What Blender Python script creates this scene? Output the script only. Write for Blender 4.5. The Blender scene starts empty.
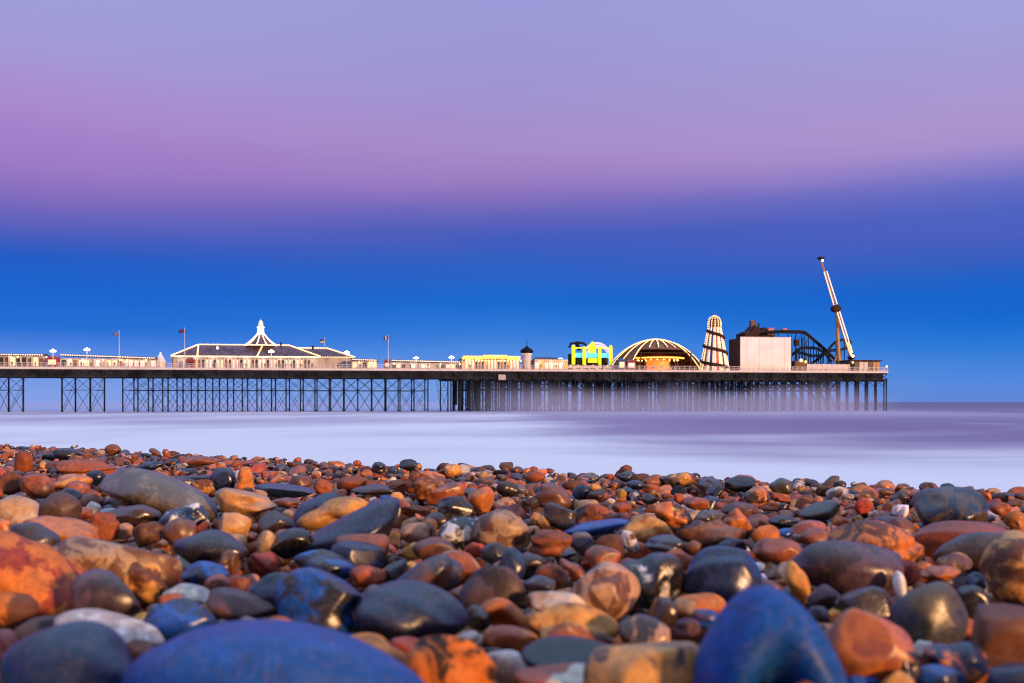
import bpy, math, random
import numpy as np
from mathutils import Vector, Matrix

R = math.radians
SC = bpy.context.scene
COL = SC.collection
random.seed(7)

# ------------------------------------------------------------------ camera
F, CX, HY = 1005.0, 512.0, 402.0      # focal length, centre column and horizon row of the photograph (px)
HC = 2.8                              # eye height above the sea (m); the shingle lies 0.12 m below the eye
cam_d = bpy.data.cameras.new('camera')
cam = bpy.data.objects.new('camera', cam_d)
COL.objects.link(cam)
cam.location = (0, 0, HC)
cam.rotation_euler = (R(90), 0, 0)
cam_d.sensor_width = 36.0
cam_d.lens = 36.0 * F / 1024
cam_d.shift_y = (HY - 341.5) / 1024
cam_d.clip_start, cam_d.clip_end = 0.02, 80000
cam_d.dof.use_dof = True
cam_d.dof.focus_distance = 2.8
cam_d.dof.aperture_fstop = 13.5
SC.camera = cam

# ------------------------------------------------------------------ sky
W = bpy.data.worlds.new('World')
SC.world = W
W.use_nodes = True
nt = W.node_tree
nt.nodes.clear()


def node(tree, kind, **kw):
    n = tree.nodes.new(kind)
    for k, v in kw.items():
        setattr(n, k, v)
    return n


def math_node(tree, op, a, b=None, c=None, clamp=False):
    n = node(tree, 'ShaderNodeMath', operation=op, use_clamp=clamp)
    for i, v in enumerate((a, b, c)):
        if v is None:
            continue
        if isinstance(v, (int, float)):
            n.inputs[i].default_value = v
        else:
            tree.links.new(v, n.inputs[i])
    return n.outputs[0]


def smooth(tree, v, lo, hi):
    n = node(tree, 'ShaderNodeMapRange', interpolation_type='SMOOTHSTEP')
    tree.links.new(v, n.inputs[0])
    n.inputs[1].default_value, n.inputs[2].default_value = lo, hi
    return n.outputs[0]


def mix_col(tree, fac, a, b, blend='MIX'):
    n = node(tree, 'ShaderNodeMix', data_type='RGBA', blend_type=blend)
    for sock, v in ((n.inputs[0], fac), (n.inputs[6], a), (n.inputs[7], b)):
        if isinstance(v, (int, float)):
            sock.default_value = v
        elif isinstance(v, (tuple, list)):
            sock.default_value = (*v[:3], 1)
        else:
            tree.links.new(v, sock)
    return n.outputs[2]


def lin(c):
    return tuple(((x / 255) / 12.92 if x <= 10 else (((x / 255) + 0.055) / 1.055) ** 2.4) for x in c)


SKY = {   # dusk sky at three compass bearings: (row in the photo, sRGB)
    -0.46: [(405, (134, 160, 228)), (375, (112, 150, 228)), (352, (84, 134, 224)), (332, (34, 110, 214)), (308, (0, 99, 208)), (280, (2, 92, 202)),
            (252, (36, 86, 192)), (230, (78, 90, 187)), (204, (116, 100, 187)), (172, (150, 116, 194)), (125, (166, 130, 203)), (70, (165, 146, 210)), (0, (158, 157, 217))],
    0.0: [(405, (118, 156, 224)), (370, (92, 144, 224)), (345, (58, 128, 220)), (310, (12, 106, 208)), (280, (26, 96, 199)), (250, (50, 90, 191)),
          (228, (76, 90, 186)), (208, (112, 102, 186)), (188, (146, 118, 191)), (155, (163, 136, 199)), (115, (161, 143, 206)), (60, (156, 149, 210)), (0, (155, 153, 215))],
    0.46: [(405, (96, 132, 212)), (380, (80, 134, 220)), (350, (44, 122, 216)), (320, (0, 103, 208)), (292, (4, 96, 202)), (266, (42, 92, 192)),
           (240, (70, 92, 190)), (205, (82, 98, 192)), (178, (112, 112, 196)), (152, (156, 136, 203)), (132, (170, 146, 205)), (60, (164, 154, 212)), (0, (161, 161, 220))],
}
tc = node(nt, 'ShaderNodeTexCoord')
sx = node(nt, 'ShaderNodeSeparateXYZ')
nt.links.new(tc.outputs['Generated'], sx.inputs[0])
dx, dy, dz = sx.outputs
hor = math_node(nt, 'SQRT', math_node(nt, 'ADD', math_node(nt, 'MULTIPLY', dx, dx), math_node(nt, 'MULTIPLY', dy, dy)))
tan_e = math_node(nt, 'DIVIDE', dz, math_node(nt, 'MAXIMUM', hor, 0.001))
wisp = node(nt, 'ShaderNodeTexNoise')
mp = node(nt, 'ShaderNodeMapping')
mp.inputs['Scale'].default_value = (1.6, 1.6, 9)
nt.links.new(tc.outputs['Generated'], mp.inputs[0])
nt.links.new(mp.outputs[0], wisp.inputs['Vector'])
wisp.inputs['Scale'].default_value = 1.5
wisp.inputs['Detail'].default_value = 3
tan_e = math_node(nt, 'ADD', tan_e, math_node(nt, 'MULTIPLY', math_node(nt, 'SUBTRACT', wisp.outputs['Fac'], 0.5), 0.022))
SPAN = 0.46
p_e = math_node(nt, 'DIVIDE', math_node(nt, 'ADD', tan_e, 0.01), SPAN)
ramps = []
for tx, stops in SKY.items():
    ca = 1 / math.sqrt(1 + tx * tx)
    rp = node(nt, 'ShaderNodeValToRGB')
    cr = rp.color_ramp
    cr.interpolation = 'CARDINAL'
    while len(cr.elements) > 1:
        cr.elements.remove(cr.elements[0])
    for i, (row, c) in enumerate(stops):
        pos = ((HY - row) / F * ca + 0.01) / SPAN
        e = cr.elements[0] if i == 0 else cr.elements.new(pos)
        e.position = pos
        e.color = (*lin(c), 1)
    nt.links.new(p_e, rp.inputs[0])
    ramps.append(rp.outputs[0])
az = math_node(nt, 'ARCTAN2', dx, dy)
fl = node(nt, 'ShaderNodeMapRange'); nt.links.new(az, fl.inputs[0])
fl.inputs[1].default_value, fl.inputs[2].default_value = math.atan(-0.46), 0
fr = node(nt, 'ShaderNodeMapRange'); nt.links.new(az, fr.inputs[0])
fr.inputs[1].default_value, fr.inputs[2].default_value = 0, math.atan(0.46)
sky = mix_col(nt, fr.outputs[0], mix_col(nt, fl.outputs[0], ramps[0], ramps[1]), ramps[2])
# unseen sky: brightened overhead to light the sea, dimmed behind the camera (west)
up = smooth(nt, dz, 0.40, 0.85)
west = smooth(nt, math_node(nt, 'MULTIPLY', dy, -1.0), 0.05, 0.9)
sky = mix_col(nt, up, sky, (0.62, 0.86, 1.36))
sky = mix_col(nt, math_node(nt, 'MULTIPLY', west, 0.85), sky, (0.22, 0.17, 0.22))
nish = node(nt, 'ShaderNodeTexSky', sky_type='NISHITA')
nish.sun_disc = False
SUN_EL, SUN_AZ = 9.0, 43.0           # low glow from behind the camera, to its right
nish.sun_elevation = R(SUN_EL)
nish.sun_rotation = R(180 - SUN_AZ)
sky = mix_col(nt, 0.003, sky, nish.outputs[0], 'ADD')
bg = node(nt, 'ShaderNodeBackground')
nt.links.new(sky, bg.inputs[0])
bg.inputs[1].default_value = 1.0
wo = node(nt, 'ShaderNodeOutputWorld')
nt.links.new(bg.outputs[0], wo.inputs[0])

sun_d = bpy.data.lights.new('sun', 'SUN')
sun = bpy.data.objects.new('sun', sun_d)
COL.objects.link(sun)
sun_d.energy = 4.2
sun_d.angle = R(5)
sun_d.color = (1.0, 0.52, 0.22)
d = Vector((math.sin(R(SUN_AZ)) * math.cos(R(SUN_EL)), -math.cos(R(SUN_AZ)) * math.cos(R(SUN_EL)), math.sin(R(SUN_EL))))
sun.rotation_euler = d.to_track_quat('Z', 'Y').to_euler()

SC.view_settings.view_transform = 'Standard'
SC.view_settings.look = 'None'
SC.view_settings.exposure = 0.0
SC.view_settings.gamma = 1.0
SC.render.engine = 'CYCLES'
SC.cycles.use_denoising = True
SC.cycles.filter_width = 1.0
SC.cycles.max_bounces = 6
SC.cycles.volume_step_rate = 0.12
SC.cycles.volume_bounces = 1
SC.cycles.sample_clamp_indirect = 4.0

# ------------------------------------------------------------------ materials


def mat(name, col, rough=0.6, metal=0.0, emit=None, strength=1.0, spec=0.4, noise=0.12, nscale=1.0):
    m = bpy.data.materials.new(name)
    m.use_nodes = True
    t = m.node_tree
    b = t.nodes['Principled BSDF']
    b.inputs['Roughness'].default_value = rough
    b.inputs['Metallic'].default_value = metal
    b.inputs['Specular IOR Level'].default_value = spec
    if noise:
        tcn = node(t, 'ShaderNodeTexCoord')
        nz = node(t, 'ShaderNodeTexNoise')
        nz.inputs['Scale'].default_value = nscale
        nz.inputs['Detail'].default_value = 4
        t.links.new(tcn.outputs['Object'], nz.inputs['Vector'])
        lo = tuple(c * (1 - 2 * noise) for c in col)
        hi = tuple(min(1, c * (1 + 2 * noise)) for c in col)
        t.links.new(mix_col(t, smooth(t, nz.outputs['Fac'], 0.3, 0.7), lo, hi), b.inputs['Base Color'])
    else:
        b.inputs['Base Color'].default_value = (*col, 1)
    if emit:
        b.inputs['Emission Color'].default_value = (*emit, 1)
        b.inputs['Emission Strength'].default_value = strength
    return m


M = dict(
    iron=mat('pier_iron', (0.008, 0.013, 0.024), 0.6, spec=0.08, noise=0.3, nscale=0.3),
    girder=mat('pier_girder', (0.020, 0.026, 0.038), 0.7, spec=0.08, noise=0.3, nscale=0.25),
    planks=mat('deck_planks', (0.22, 0.17, 0.13), 0.8),
    white=mat('white_paint', (0.62, 0.62, 0.66), 0.5, noise=0.05),
    cream=mat('cream_paint', (0.42, 0.40, 0.43), 0.55, noise=0.06),
    grey=mat('pale_panel', (0.86, 0.87, 0.92), 0.6, noise=0.05, nscale=0.2),
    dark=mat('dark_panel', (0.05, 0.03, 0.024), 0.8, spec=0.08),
    roof=mat('roof_slate', (0.10, 0.08, 0.13), 0.6, spec=0.15, noise=0.2, nscale=0.8),
    glass=mat('window_glass', (0.03, 0.035, 0.045), 0.15, spec=0.6, noise=0),
    red=mat('red_paint', (0.30, 0.04, 0.04), 0.5),
    pink=mat('pink_paint', (0.55, 0.16, 0.14), 0.5),
    blue=mat('blue_paint', (0.03, 0.07, 0.30), 0.5),
    brown=mat('brown_panel', (0.16, 0.09, 0.06), 0.7, noise=0.2, nscale=0.6),
    tan=mat('tan_steel', (0.40, 0.24, 0.12), 0.5),
    track=mat('track_steel', (0.008, 0.014, 0.028), 0.5, spec=0.08),
    skin=mat('skin', (0.45, 0.26, 0.18), 0.6, noise=0),
    coat=mat('dark_cloth', (0.03, 0.03, 0.04), 0.9, noise=0),
    coat2=mat('red_cloth', (0.30, 0.05, 0.04), 0.9, noise=0),
    coat3=mat('blue_cloth', (0.05, 0.08, 0.20), 0.9, noise=0),
    bulb=mat('warm_bulb', (0.9, 0.8, 0.6), 0.4, emit=(1.0, 0.56, 0.20), strength=2.3, noise=0),
    bulbw=mat('white_bulb', (0.9, 0.9, 0.9), 0.4, emit=(1.0, 0.64, 0.34), strength=2.2, noise=0),
    globe=mat('lamp_globe', (0.9, 0.9, 0.9), 0.4, emit=(1.0, 0.86, 0.68), strength=6, noise=0),
    amber=mat('amber_lamp', (0.9, 0.6, 0.3), 0.4, emit=(1.0, 0.45, 0.12), strength=7, noise=0),
    gold=mat('gold_lamp', (0.9, 0.7, 0.2), 0.4, emit=(1.0, 0.50, 0.05), strength=1.7, noise=0),
    glow=mat('orange_glow', (0.8, 0.3, 0.1), 0.4, emit=(1.0, 0.24, 0.03), strength=1.0, noise=0),
    yellow=mat('lit_yellow_panel', (0.7, 0.75, 0.03), 0.4, emit=(0.72, 0.86, 0.0), strength=0.72, noise=0),
    cyan=mat('lit_cyan_panel', (0.1, 0.6, 0.8), 0.4, emit=(0.02, 0.50, 0.90), strength=0.9, noise=0),
    cool=mat('cool_bulb', (0.8, 0.85, 1), 0.4, emit=(0.75, 0.80, 1.0), strength=.5, noise=0),
    strip=mat('lit_white_tube', (0.9, 0.9, 0.9), 0.4, emit=(1.0, 0.52, 0.24), strength=1.35, noise=0),
    flame=mat('orange_tube', (0.9, 0.6, 0.3), 0.4, emit=(1.0, 0.40, 0.10), strength=1.8, noise=0),
)


def window_mat():
    m = mat('lit_window', (0.6, 0.5, 0.4), 0.3, emit=(1.0, 0.60, 0.30), strength=1.0, noise=0)
    return m


M['litwin'] = window_mat()
M['litpink'] = mat('lit_wall_panel', (0.7, 0.55, 0.55), 0.4, emit=(1.0, 0.74, 0.66), strength=0.65, noise=0)

# ------------------------------------------------------------------ mesh builder


class MB:
    def __init__(self):
        self.v, self.f = [], []

    def add(self, vs, fs):
        o = len(self.v)
        self.v += [tuple(p) for p in vs]
        self.f += [tuple(i + o for i in f) for f in fs]
        return self

    def box(self, x0, x1, y0, y1, z0, z1):
        vs = [(x, y, z) for z in (z0, z1) for y in (y0, y1) for x in (x0, x1)]
        return self.add(vs, [(0, 2, 3, 1), (4, 5, 7, 6), (0, 1, 5, 4), (1, 3, 7, 5), (3, 2, 6, 7), (2, 0, 4, 6)])

    def tube(self, pts, r, n=6, r1=None, closed=False):
        pts = [Vector(p) for p in pts]
        vs, fs = [], []
        k = len(pts)
        for i, p in enumerate(pts):
            if closed:
                t = pts[(i + 1) % k] - pts[i - 1]
            else:
                t = pts[min(i + 1, k - 1)] - pts[max(i - 1, 0)]
            t = t.normalized() if t.length > 1e-9 else Vector((0, 0, 1))
            ref = Vector((0, 0, 1)) if abs(t.z) < 0.9 else Vector((0, 1, 0))
            a = t.cross(ref).normalized()
            b = t.cross(a)
            rr = r if r1 is None else r + (r1 - r) * i / max(1, k - 1)
            for j in range(n):
                q = 2 * math.pi * (j + 0.5) / n
                vs.append(p + a * (rr * math.cos(q)) + b * (rr * math.sin(q)))
        for i in range(k if closed else k - 1):
            for j in range(n):
                i2 = (i + 1) % k
                fs.append((i * n + j, i * n + (j + 1) % n, i2 * n + (j + 1) % n, i2 * n + j))
        if not closed:
            fs.append(tuple(range(n - 1, -1, -1)))
            fs.append(tuple((k - 1) * n + j for j in range(n)))
        return self.add(vs, fs)

    def lathe(self, prof, n=20, c=(0, 0, 0), a0=0.0, a1=2 * math.pi):
        full = abs(a1 - a0 - 2 * math.pi) < 1e-6
        m = n if full else n + 1
        vs = []
        for r, z in prof:
            for j in range(m):
                q = a0 + (a1 - a0) * j / n
                vs.append((c[0] + r * math.cos(q), c[1] + r * math.sin(q), c[2] + z))
        fs = []
        for i in range(len(prof) - 1):
            for j in range(n):
                j2 = (j + 1) % m
                fs.append((i * m + j, i * m + j2, (i + 1) * m + j2, (i + 1) * m + j))
        return self.add(vs, fs)

    def octa(self, p, r):
        x, y, z = p
        vs = [(x + r, y, z), (x - r, y, z), (x, y + r, z), (x, y - r, z), (x, y, z + r), (x, y, z - r)]
        return self.add(vs, [(0, 2, 4), (2, 1, 4), (1, 3, 4), (3, 0, 4), (2, 0, 5), (1, 2, 5), (3, 1, 5), (0, 3, 5)])

    def ball(self, p, r, n=10):
        prof = [(max(0.001, r * math.sin(math.pi * i / 6)), -r * math.cos(math.pi * i / 6)) for i in range(7)]
        return self.lathe(prof, n, p)

    def bulbs(self, pts, step=0.55, r=0.11):
        pts = [Vector(p) for p in pts]
        self.tube(pts, .02, 3)
        for a, b in zip(pts[:-1], pts[1:]):
            k = max(1, round((b - a).length / step))
            for i in range(k):
                self.octa(a.lerp(b, (i + 0.5) / k), r * 1.55)
        return self

    def build(self, name, m, parent=None, smooth_=False, label=None):
        me = bpy.data.meshes.new(name)
        me.from_pydata(self.v, [], self.f)
        me.update()
        if smooth_:
            me.polygons.foreach_set('use_smooth', [True] * len(me.polygons))
        me.materials.append(M[m] if isinstance(m, str) else m)
        o = bpy.data.objects.new(name, me)
        COL.objects.link(o)
        if parent:
            o.parent = parent
        if label:
            o['label'] = label
        return o


def tag(o, label, cat, group=None, kind=None):
    if label:
        o['label'] = label
    if cat:
        o['category'] = cat
    if group:
        o['group'] = group
    if kind:
        o['kind'] = kind
    return o


def structure(o):
    o['kind'] = 'structure'
    return o


# pier frame: s runs along the pier to the right, w away from the beach, z up from the deck
TH = math.atan(0.155)
P0 = Vector((-142.6, 280.0))
TX, TY = math.cos(TH), math.sin(TH)
NX, NY = -TY, TX
DECK = HC + 9.75


def S(px, w=0.0):
    u = (px - CX) / F
    return (u * (P0.y + w * NY) - P0.x - w * NX) / (TX - u * TY)


def depth(s, w):
    return P0.y + s * TY + w * NY


def Z(py, px, w=0.0):
    return HC + (HY - py) * depth(S(px, w), w) / F - DECK


def thing(name, s, w, label, cat, group=None, z=0.0):
    o = bpy.data.objects.new(name, None)
    COL.objects.link(o)
    o.location = (P0.x + s * TX + w * NX, P0.y + s * TY + w * NY, DECK + z)
    o.rotation_euler = (0, 0, TH)
    o.empty_display_size = 0.5
    tag(o, label, cat, group)
    return o


# ------------------------------------------------------------------ sea and beach
HB = 0.12                              # eye above the shingle


def crest(x):
    return 1.78 - 0.66 * x + 0.05 * x * x


def ground(x, y):
    dd = np.maximum(0.0, y - crest(x))
    return HC - HB - 0.19 * dd * dd / (dd + 0.25)


def sea_mat():
    m = bpy.data.materials.new('milky_sea')
    m.use_nodes = True
    t = m.node_tree
    b = t.nodes['Principled BSDF']
    geo = node(t, 'ShaderNodeNewGeometry')
    sp = node(t, 'ShaderNodeSeparateXYZ')
    t.links.new(geo.outputs['Position'], sp.inputs[0])
    X, Y, _ = sp.outputs
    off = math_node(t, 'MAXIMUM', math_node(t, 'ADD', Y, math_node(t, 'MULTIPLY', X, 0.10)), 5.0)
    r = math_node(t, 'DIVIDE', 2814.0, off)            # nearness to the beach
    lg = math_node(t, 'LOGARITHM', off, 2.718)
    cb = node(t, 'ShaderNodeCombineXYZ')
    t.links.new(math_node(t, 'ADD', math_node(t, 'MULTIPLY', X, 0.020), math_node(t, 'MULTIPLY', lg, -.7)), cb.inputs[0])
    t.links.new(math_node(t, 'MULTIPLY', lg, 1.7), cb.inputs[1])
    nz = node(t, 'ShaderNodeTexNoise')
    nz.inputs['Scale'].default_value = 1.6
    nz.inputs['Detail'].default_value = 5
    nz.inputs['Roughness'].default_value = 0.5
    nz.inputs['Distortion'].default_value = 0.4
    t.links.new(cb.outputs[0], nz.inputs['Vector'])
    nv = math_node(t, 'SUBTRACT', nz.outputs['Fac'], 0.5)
    # purple mist put into the water colour at right, long-exposure surf near the beach
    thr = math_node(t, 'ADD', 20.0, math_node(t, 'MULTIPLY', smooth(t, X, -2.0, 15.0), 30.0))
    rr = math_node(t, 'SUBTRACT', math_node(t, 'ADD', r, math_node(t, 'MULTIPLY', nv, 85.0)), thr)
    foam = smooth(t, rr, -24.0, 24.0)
    sky_haze = math_node(t, 'MULTIPLY', smooth(t, Y, 285.0, 345.0), math_node(t, 'SUBTRACT', 1.0, smooth(t, X, 40.0, 160.0)))
    misty_water = mix_col(t, smooth(t, X, -25.0, 40.0), (0.46, 0.43, 0.58), (0.26, 0.205, 0.37))
    misty_water = mix_col(t, math_node(t, 'MULTIPLY', smooth(t, Y, 130.0, 260.0), math_node(t, 'SUBTRACT', 1.0, smooth(t, X, 95.0, 150.0))), misty_water, (0.46, 0.42, 0.58))
    c = mix_col(t, foam, misty_water, (0.88, 0.94, 0.95))
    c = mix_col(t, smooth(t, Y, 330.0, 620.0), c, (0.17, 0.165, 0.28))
    c = mix_col(t, sky_haze, c, (0.42, 0.50, 0.72))  # pale haze and sky reflection put into the far water's colour
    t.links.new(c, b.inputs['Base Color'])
    b.inputs['Roughness'].default_value = 0.55
    b.inputs['Specular IOR Level'].default_value = 0.1
    return m


def grid_mesh(name, xs, ys, zf, m):
    X, Y = np.meshgrid(xs, ys)
    Zs = zf(X, Y)
    nx, ny = len(xs), len(ys)
    me = bpy.data.meshes.new(name)
    vs = np.stack([X.ravel(), Y.ravel(), Zs.ravel()], 1)
    fs = [(j * nx + i, j * nx + i + 1, (j + 1) * nx + i + 1, (j + 1) * nx + i) for j in range(ny - 1) for i in range(nx - 1)]
    me.from_pydata(vs.tolist(), [], fs)
    me.polygons.foreach_set('use_smooth', [True] * len(me.polygons))
    me.materials.append(m)
    o = bpy.data.objects.new(name, me)
    COL.objects.link(o)
    return structure(o)


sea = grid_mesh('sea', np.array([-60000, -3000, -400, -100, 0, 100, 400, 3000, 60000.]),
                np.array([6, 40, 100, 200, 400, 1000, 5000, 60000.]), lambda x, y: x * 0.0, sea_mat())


def beach_mat():
    m = bpy.data.materials.new('shaded_shingle_bed')
    m.use_nodes = True
    t = m.node_tree
    b = t.nodes['Principled BSDF']
    geo = node(t, 'ShaderNodeNewGeometry')
    vo = node(t, 'ShaderNodeTexVoronoi')
    vo.inputs['Scale'].default_value = 55
    t.links.new(geo.outputs['Position'], vo.inputs['Vector'])
    rp = node(t, 'ShaderNodeValToRGB')
    rp.color_ramp.elements[0].color = (0.012, 0.008, 0.007, 1)  # bed colour darkened to stand in for shade between the stones
    rp.color_ramp.elements[1].color = (0.09, 0.04, 0.025, 1)
    sr = node(t, 'ShaderNodeSeparateColor')
    t.links.new(vo.outputs['Color'], sr.inputs[0])
    t.links.new(sr.outputs[0], rp.inputs[0])
    t.links.new(rp.outputs[0], b.inputs['Base Color'])
    bp = node(t, 'ShaderNodeBump')
    bp.inputs['Distance'].default_value = 0.01
    bp.invert = True
    t.links.new(vo.outputs['Distance'], bp.inputs['Height'])
    t.links.new(bp.outputs[0], b.inputs['Normal'])
    b.inputs['Roughness'].default_value = 0.5
    return m


gx = np.concatenate([np.linspace(-60, -5, 12)[:-1], np.linspace(-5, 5, 51), np.linspace(5, 60, 12)[1:]])
gy = np.concatenate([np.linspace(-12, 0, 6)[:-1], np.linspace(0, 8, 60), np.linspace(8, 30, 12)[1:]])


def beach_z(x, y):
    xc = np.clip(x, -4, 4)
    dd = np.maximum(0.0, y - crest(xc))
    return HC - HB - 0.19 * dd * dd / (dd + 0.25) - 0.026


grid_mesh('beach', gx, gy, beach_z, beach_mat())

# ------------------------------------------------------------------ the pier
HEAD0, END = S(450), S(887.5)
START = S(-70)
DW, DH = 15.0, 42.0                    # width of the approach deck and of the pier head
SEA = -DECK                            # sea level in the pier frame
GB = -2.75                             # underside of the girders
pier = thing('pier', 0, 0, 'long iron seaside pier on piles with white railings and string lights', 'pier')
mb = MB().box(START, HEAD0, 0, DW, -0.35, 0).box(HEAD0, END, 0, DH, -0.35, 0)
mb.build('deck', 'planks', pier)
mb = MB().box(START, END + .1, -0.22, -0.003, -0.50, 0.06)
mb.box(END + .003, END + .2, 0, DH, -0.50, 0.06)
mb.build('deck_edge', 'white', pier)


def girder(m, x0, x1, y, step=2.2):
    m.box(x0, x1, y, y + 0.3, -0.95, -0.36)
    m.box(x0, x1, y, y + 0.3, GB, GB + 0.35)
    k = max(1, round((x1 - x0) / step))
    for i in range(k):
        a, b = x0 + (x1 - x0) * i / k, x0 + (x1 - x0) * (i + 1) / k
        m.tube([(a, y + .15, GB + .3), (b, y + .15, -.9)], .09, 4)
        m.tube([(a, y + .12, -.9), (b, y + .12, GB + .3)], .09, 4)
        m.tube([(a, y + .17, -.9), (a, y + .17, GB + .3)], .12, 4)


mb = MB()
girder(mb, START, END, 0.1)
girder(mb, START, HEAD0, DW - 0.5)
for yy in (8, 20, 31, DH - .5):
    girder(mb, HEAD0 if yy > 14 else START, END, yy, 3.0)
for i in range(int((END - START) / 4)):            # cross girders
    x = START + i * 4 + 1
    mb.box(x, x + .25, .45, (DH if x > HEAD0 else DW) - .55, GB + .1, -0.6)
mb.box(START, HEAD0, 2.0, 2.2, GB + .15, -.36)
mb.box(HEAD0, END - 20, 3.0, 3.2, GB - .35, -.36)
mb.box(START, HEAD0, .9, 1.05, GB + .05, -.37).box(HEAD0, END - 1, .9, 1.05, GB - .55, -.37)
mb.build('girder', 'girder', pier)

# pile positions along the near row, read from the photo
near = [S(p) for p in (-68, -54, -40, -12, -2, 8.5, 23.0)] + [S(p) for p in (61.8, 75.3, 90, 104.3)]
row_n = round((S(428) - S(122.5)) / 4.1)
near_cont = [S(122.5) + (S(428) - S(122.5)) * i / row_n for i in range(row_n + 1)]
head_x = []
x = S(451)
while x < END + .1:
    head_x.append(x)
    x += 3.15
head_x.append(END - 0.2)


def pile(m, x, y, r=0.2):
    m.tube([(x, y, SEA - 3), (x, y, GB + .02)], r, 8)
    m.tube([(x, y, GB - .45), (x, y, GB + .02)], r * 1.5, 8)


def brace(m, x0, x1, y):
    zm = (GB + SEA) / 2 + 1.25
    r = 0.075
    for a, b in ((zm, GB - .1), (SEA - .2, zm)):
        m.tube([(x0, y, a), (x1, y, b)], r, 4)
        m.tube([(x0, y + .1, b), (x1, y + .1, a)], r, 4)
    m.tube([(x0, y, zm), (x1, y, zm)], .11, 4)


def far_of(x):                         # the back pile of a bent; these bents stand square to the beach
    X_ = P0.x + x * TX
    u = X_ / depth(x, 0)
    w = DW - .4
    return (u * (P0.y + w * NY) - P0.x - w * NX) / (TX - u * TY)


groups = [near[0:3], near[3:7], near[7:11], near_cont, [S(440.5), S(448)]]
n_pile = 0
stuff = MB()
for g in groups:
    for x in g:
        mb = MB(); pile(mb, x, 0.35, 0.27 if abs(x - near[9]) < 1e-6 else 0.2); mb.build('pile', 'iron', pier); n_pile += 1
    back = [far_of(x) if g is not near_cont else x + .05 for x in g]
    for x in back:
        pile(stuff, x, DW - .4, 0.19)
    for a, b in zip(g[:-1], g[1:]):
        mb = MB(); brace(mb, a, b, 0.35); mb.build('cross_brace', 'iron', pier)
    for a, b in zip(back[:-1], back[1:]):
        if g is near_cont:
            brace(stuff, a, b, DW - .4)
    for x in g[::2]:                                # braces across the pier
        stuff.tube([(x, .4, SEA + .5), (x, DW - .4, GB - .2)], .06, 4)
        stuff.tube([(x, .4, (GB + SEA) / 2 + 1.25), (x, DW - .4, (GB + SEA) / 2 + 1.25)], .08, 4)
rng = random.Random(3)
for x in head_x:
    mb = MB(); pile(mb, x, 0.35, 0.2); mb.build('pile', 'iron', pier); n_pile += 1
for a, b in zip(head_x[:-1], head_x[1:]):
    mb = MB()
    zm = GB - 1.9
    mb.tube([(a, .35, zm), (b, .35, GB - .05)], .08, 4)
    mb.tube([(a, .45, GB - .05), (b, .45, zm)], .08, 4)
    mb.tube([(a, .35, zm), (b, .35, zm)], .08, 4)
    mb.build('cross_brace', 'iron', pier)
for k, yy in enumerate((6, 12, 19, 26, 33, DH - .6)):
    for i, x in enumerate(head_x):
        if x < S(452, yy):
            continue
        xx = x + rng.uniform(-.5, .5)
        pile(stuff, xx, yy, rng.uniform(.18, .34))
        if i < len(head_x) - 1 and x < S(835, yy):
            b2 = head_x[i + 1]
            stuff.tube([(x, yy, GB - .1), (b2, yy, GB - 3.2)], .1, 4)
            stuff.tube([(x, yy, GB - 3.2), (b2, yy, GB - .1)], .1, 4)
            stuff.tube([(x, yy, GB - 3.2), (b2, yy, GB - 3.2)], .12, 4)
            if rng.random() < .5:
                stuff.tube([(x, yy, GB - 3.2), (b2, yy, SEA)], .09, 4)
for i in range(26):                                 # boarded landing stages under the head
    x = S(456) + i * 3.9 + rng.uniform(-1, 1)
    if x < S(740):
        stuff.box(x, x + rng.uniform(.5, 2.6), 16, 16.2, SEA + rng.uniform(0, 2), GB)
o = stuff.build('piling', 'iron', pier)
o['kind'] = 'stuff'

# railings
mb = MB()
for y0, x0, x1 in ((-0.1, START, END),):
    n = int((x1 - x0) / 1.6)
    for i in range(n + 1):
        x = x0 + (x1 - x0) * i / n
        mb.box(x - .05, x + .05, y0 - .05, y0 + .05, .06, 1.25)
    mb.box(x0, x1, y0 - .045, y0 + .045, 1.25, 1.34)
    mb.box(x0, x1, y0 - .03, y0 + .03, .62, .68)
    mb.box(x0, x1, y0 - .03, y0 + .03, .2, .26)
    n = int((x1 - x0) / .4)
    for i in range(n):
        x = x0 + (x1 - x0) * (i + .5) / n
        mb.box(x - .016, x + .016, y0 - .016, y0 + .016, .26, 1.25)
mb.build('railing', 'white', pier)
mb = MB()
n = 22
for i in range(n + 1):
    y = DH * i / n
    mb.box(END - .05, END + .05, y - .05, y + .05, .06, 1.25)
mb.box(END - .05, END + .05, 0, DH, 1.25, 1.34).box(END - .03, END + .03, 0, DH, .6, .68)
mb.build('railing', 'white', pier)
mb = MB().ball((END - .3, -.1, 1.6), .25)
mb.build('corner_lamp', 'amber', pier)


# long-exposure spray drifting along the foot of the pier head
mist_m = bpy.data.materials.new('sea_mist')
mist_m.use_nodes = True
mt = mist_m.node_tree
mt.nodes.clear()
pv = node(mt, 'ShaderNodeVolumePrincipled')
pv.inputs['Color'].default_value = (0.74, 0.78, 1.0, 1)
mtc = node(mt, 'ShaderNodeTexCoord')
msp = node(mt, 'ShaderNodeSeparateXYZ')
mt.links.new(mtc.outputs['Object'], msp.inputs[0])
mnz = node(mt, 'ShaderNodeTexNoise')
mnz.inputs['Scale'].default_value = .045
mnz.inputs['Detail'].default_value = 2
mt.links.new(mtc.outputs['Object'], mnz.inputs['Vector'])
mx0, mx1, MH = S(455, -14), S(905, -14), 11.0
mmid, mhl = (mx0 + mx1) / 2, (mx1 - mx0) / 2
ends = math_node(mt, 'SUBTRACT', 1.0, smooth(mt, math_node(mt, 'ABSOLUTE', math_node(mt, 'DIVIDE', math_node(mt, 'SUBTRACT', msp.outputs[0], mmid), mhl)), .55, 1.0))
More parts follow.
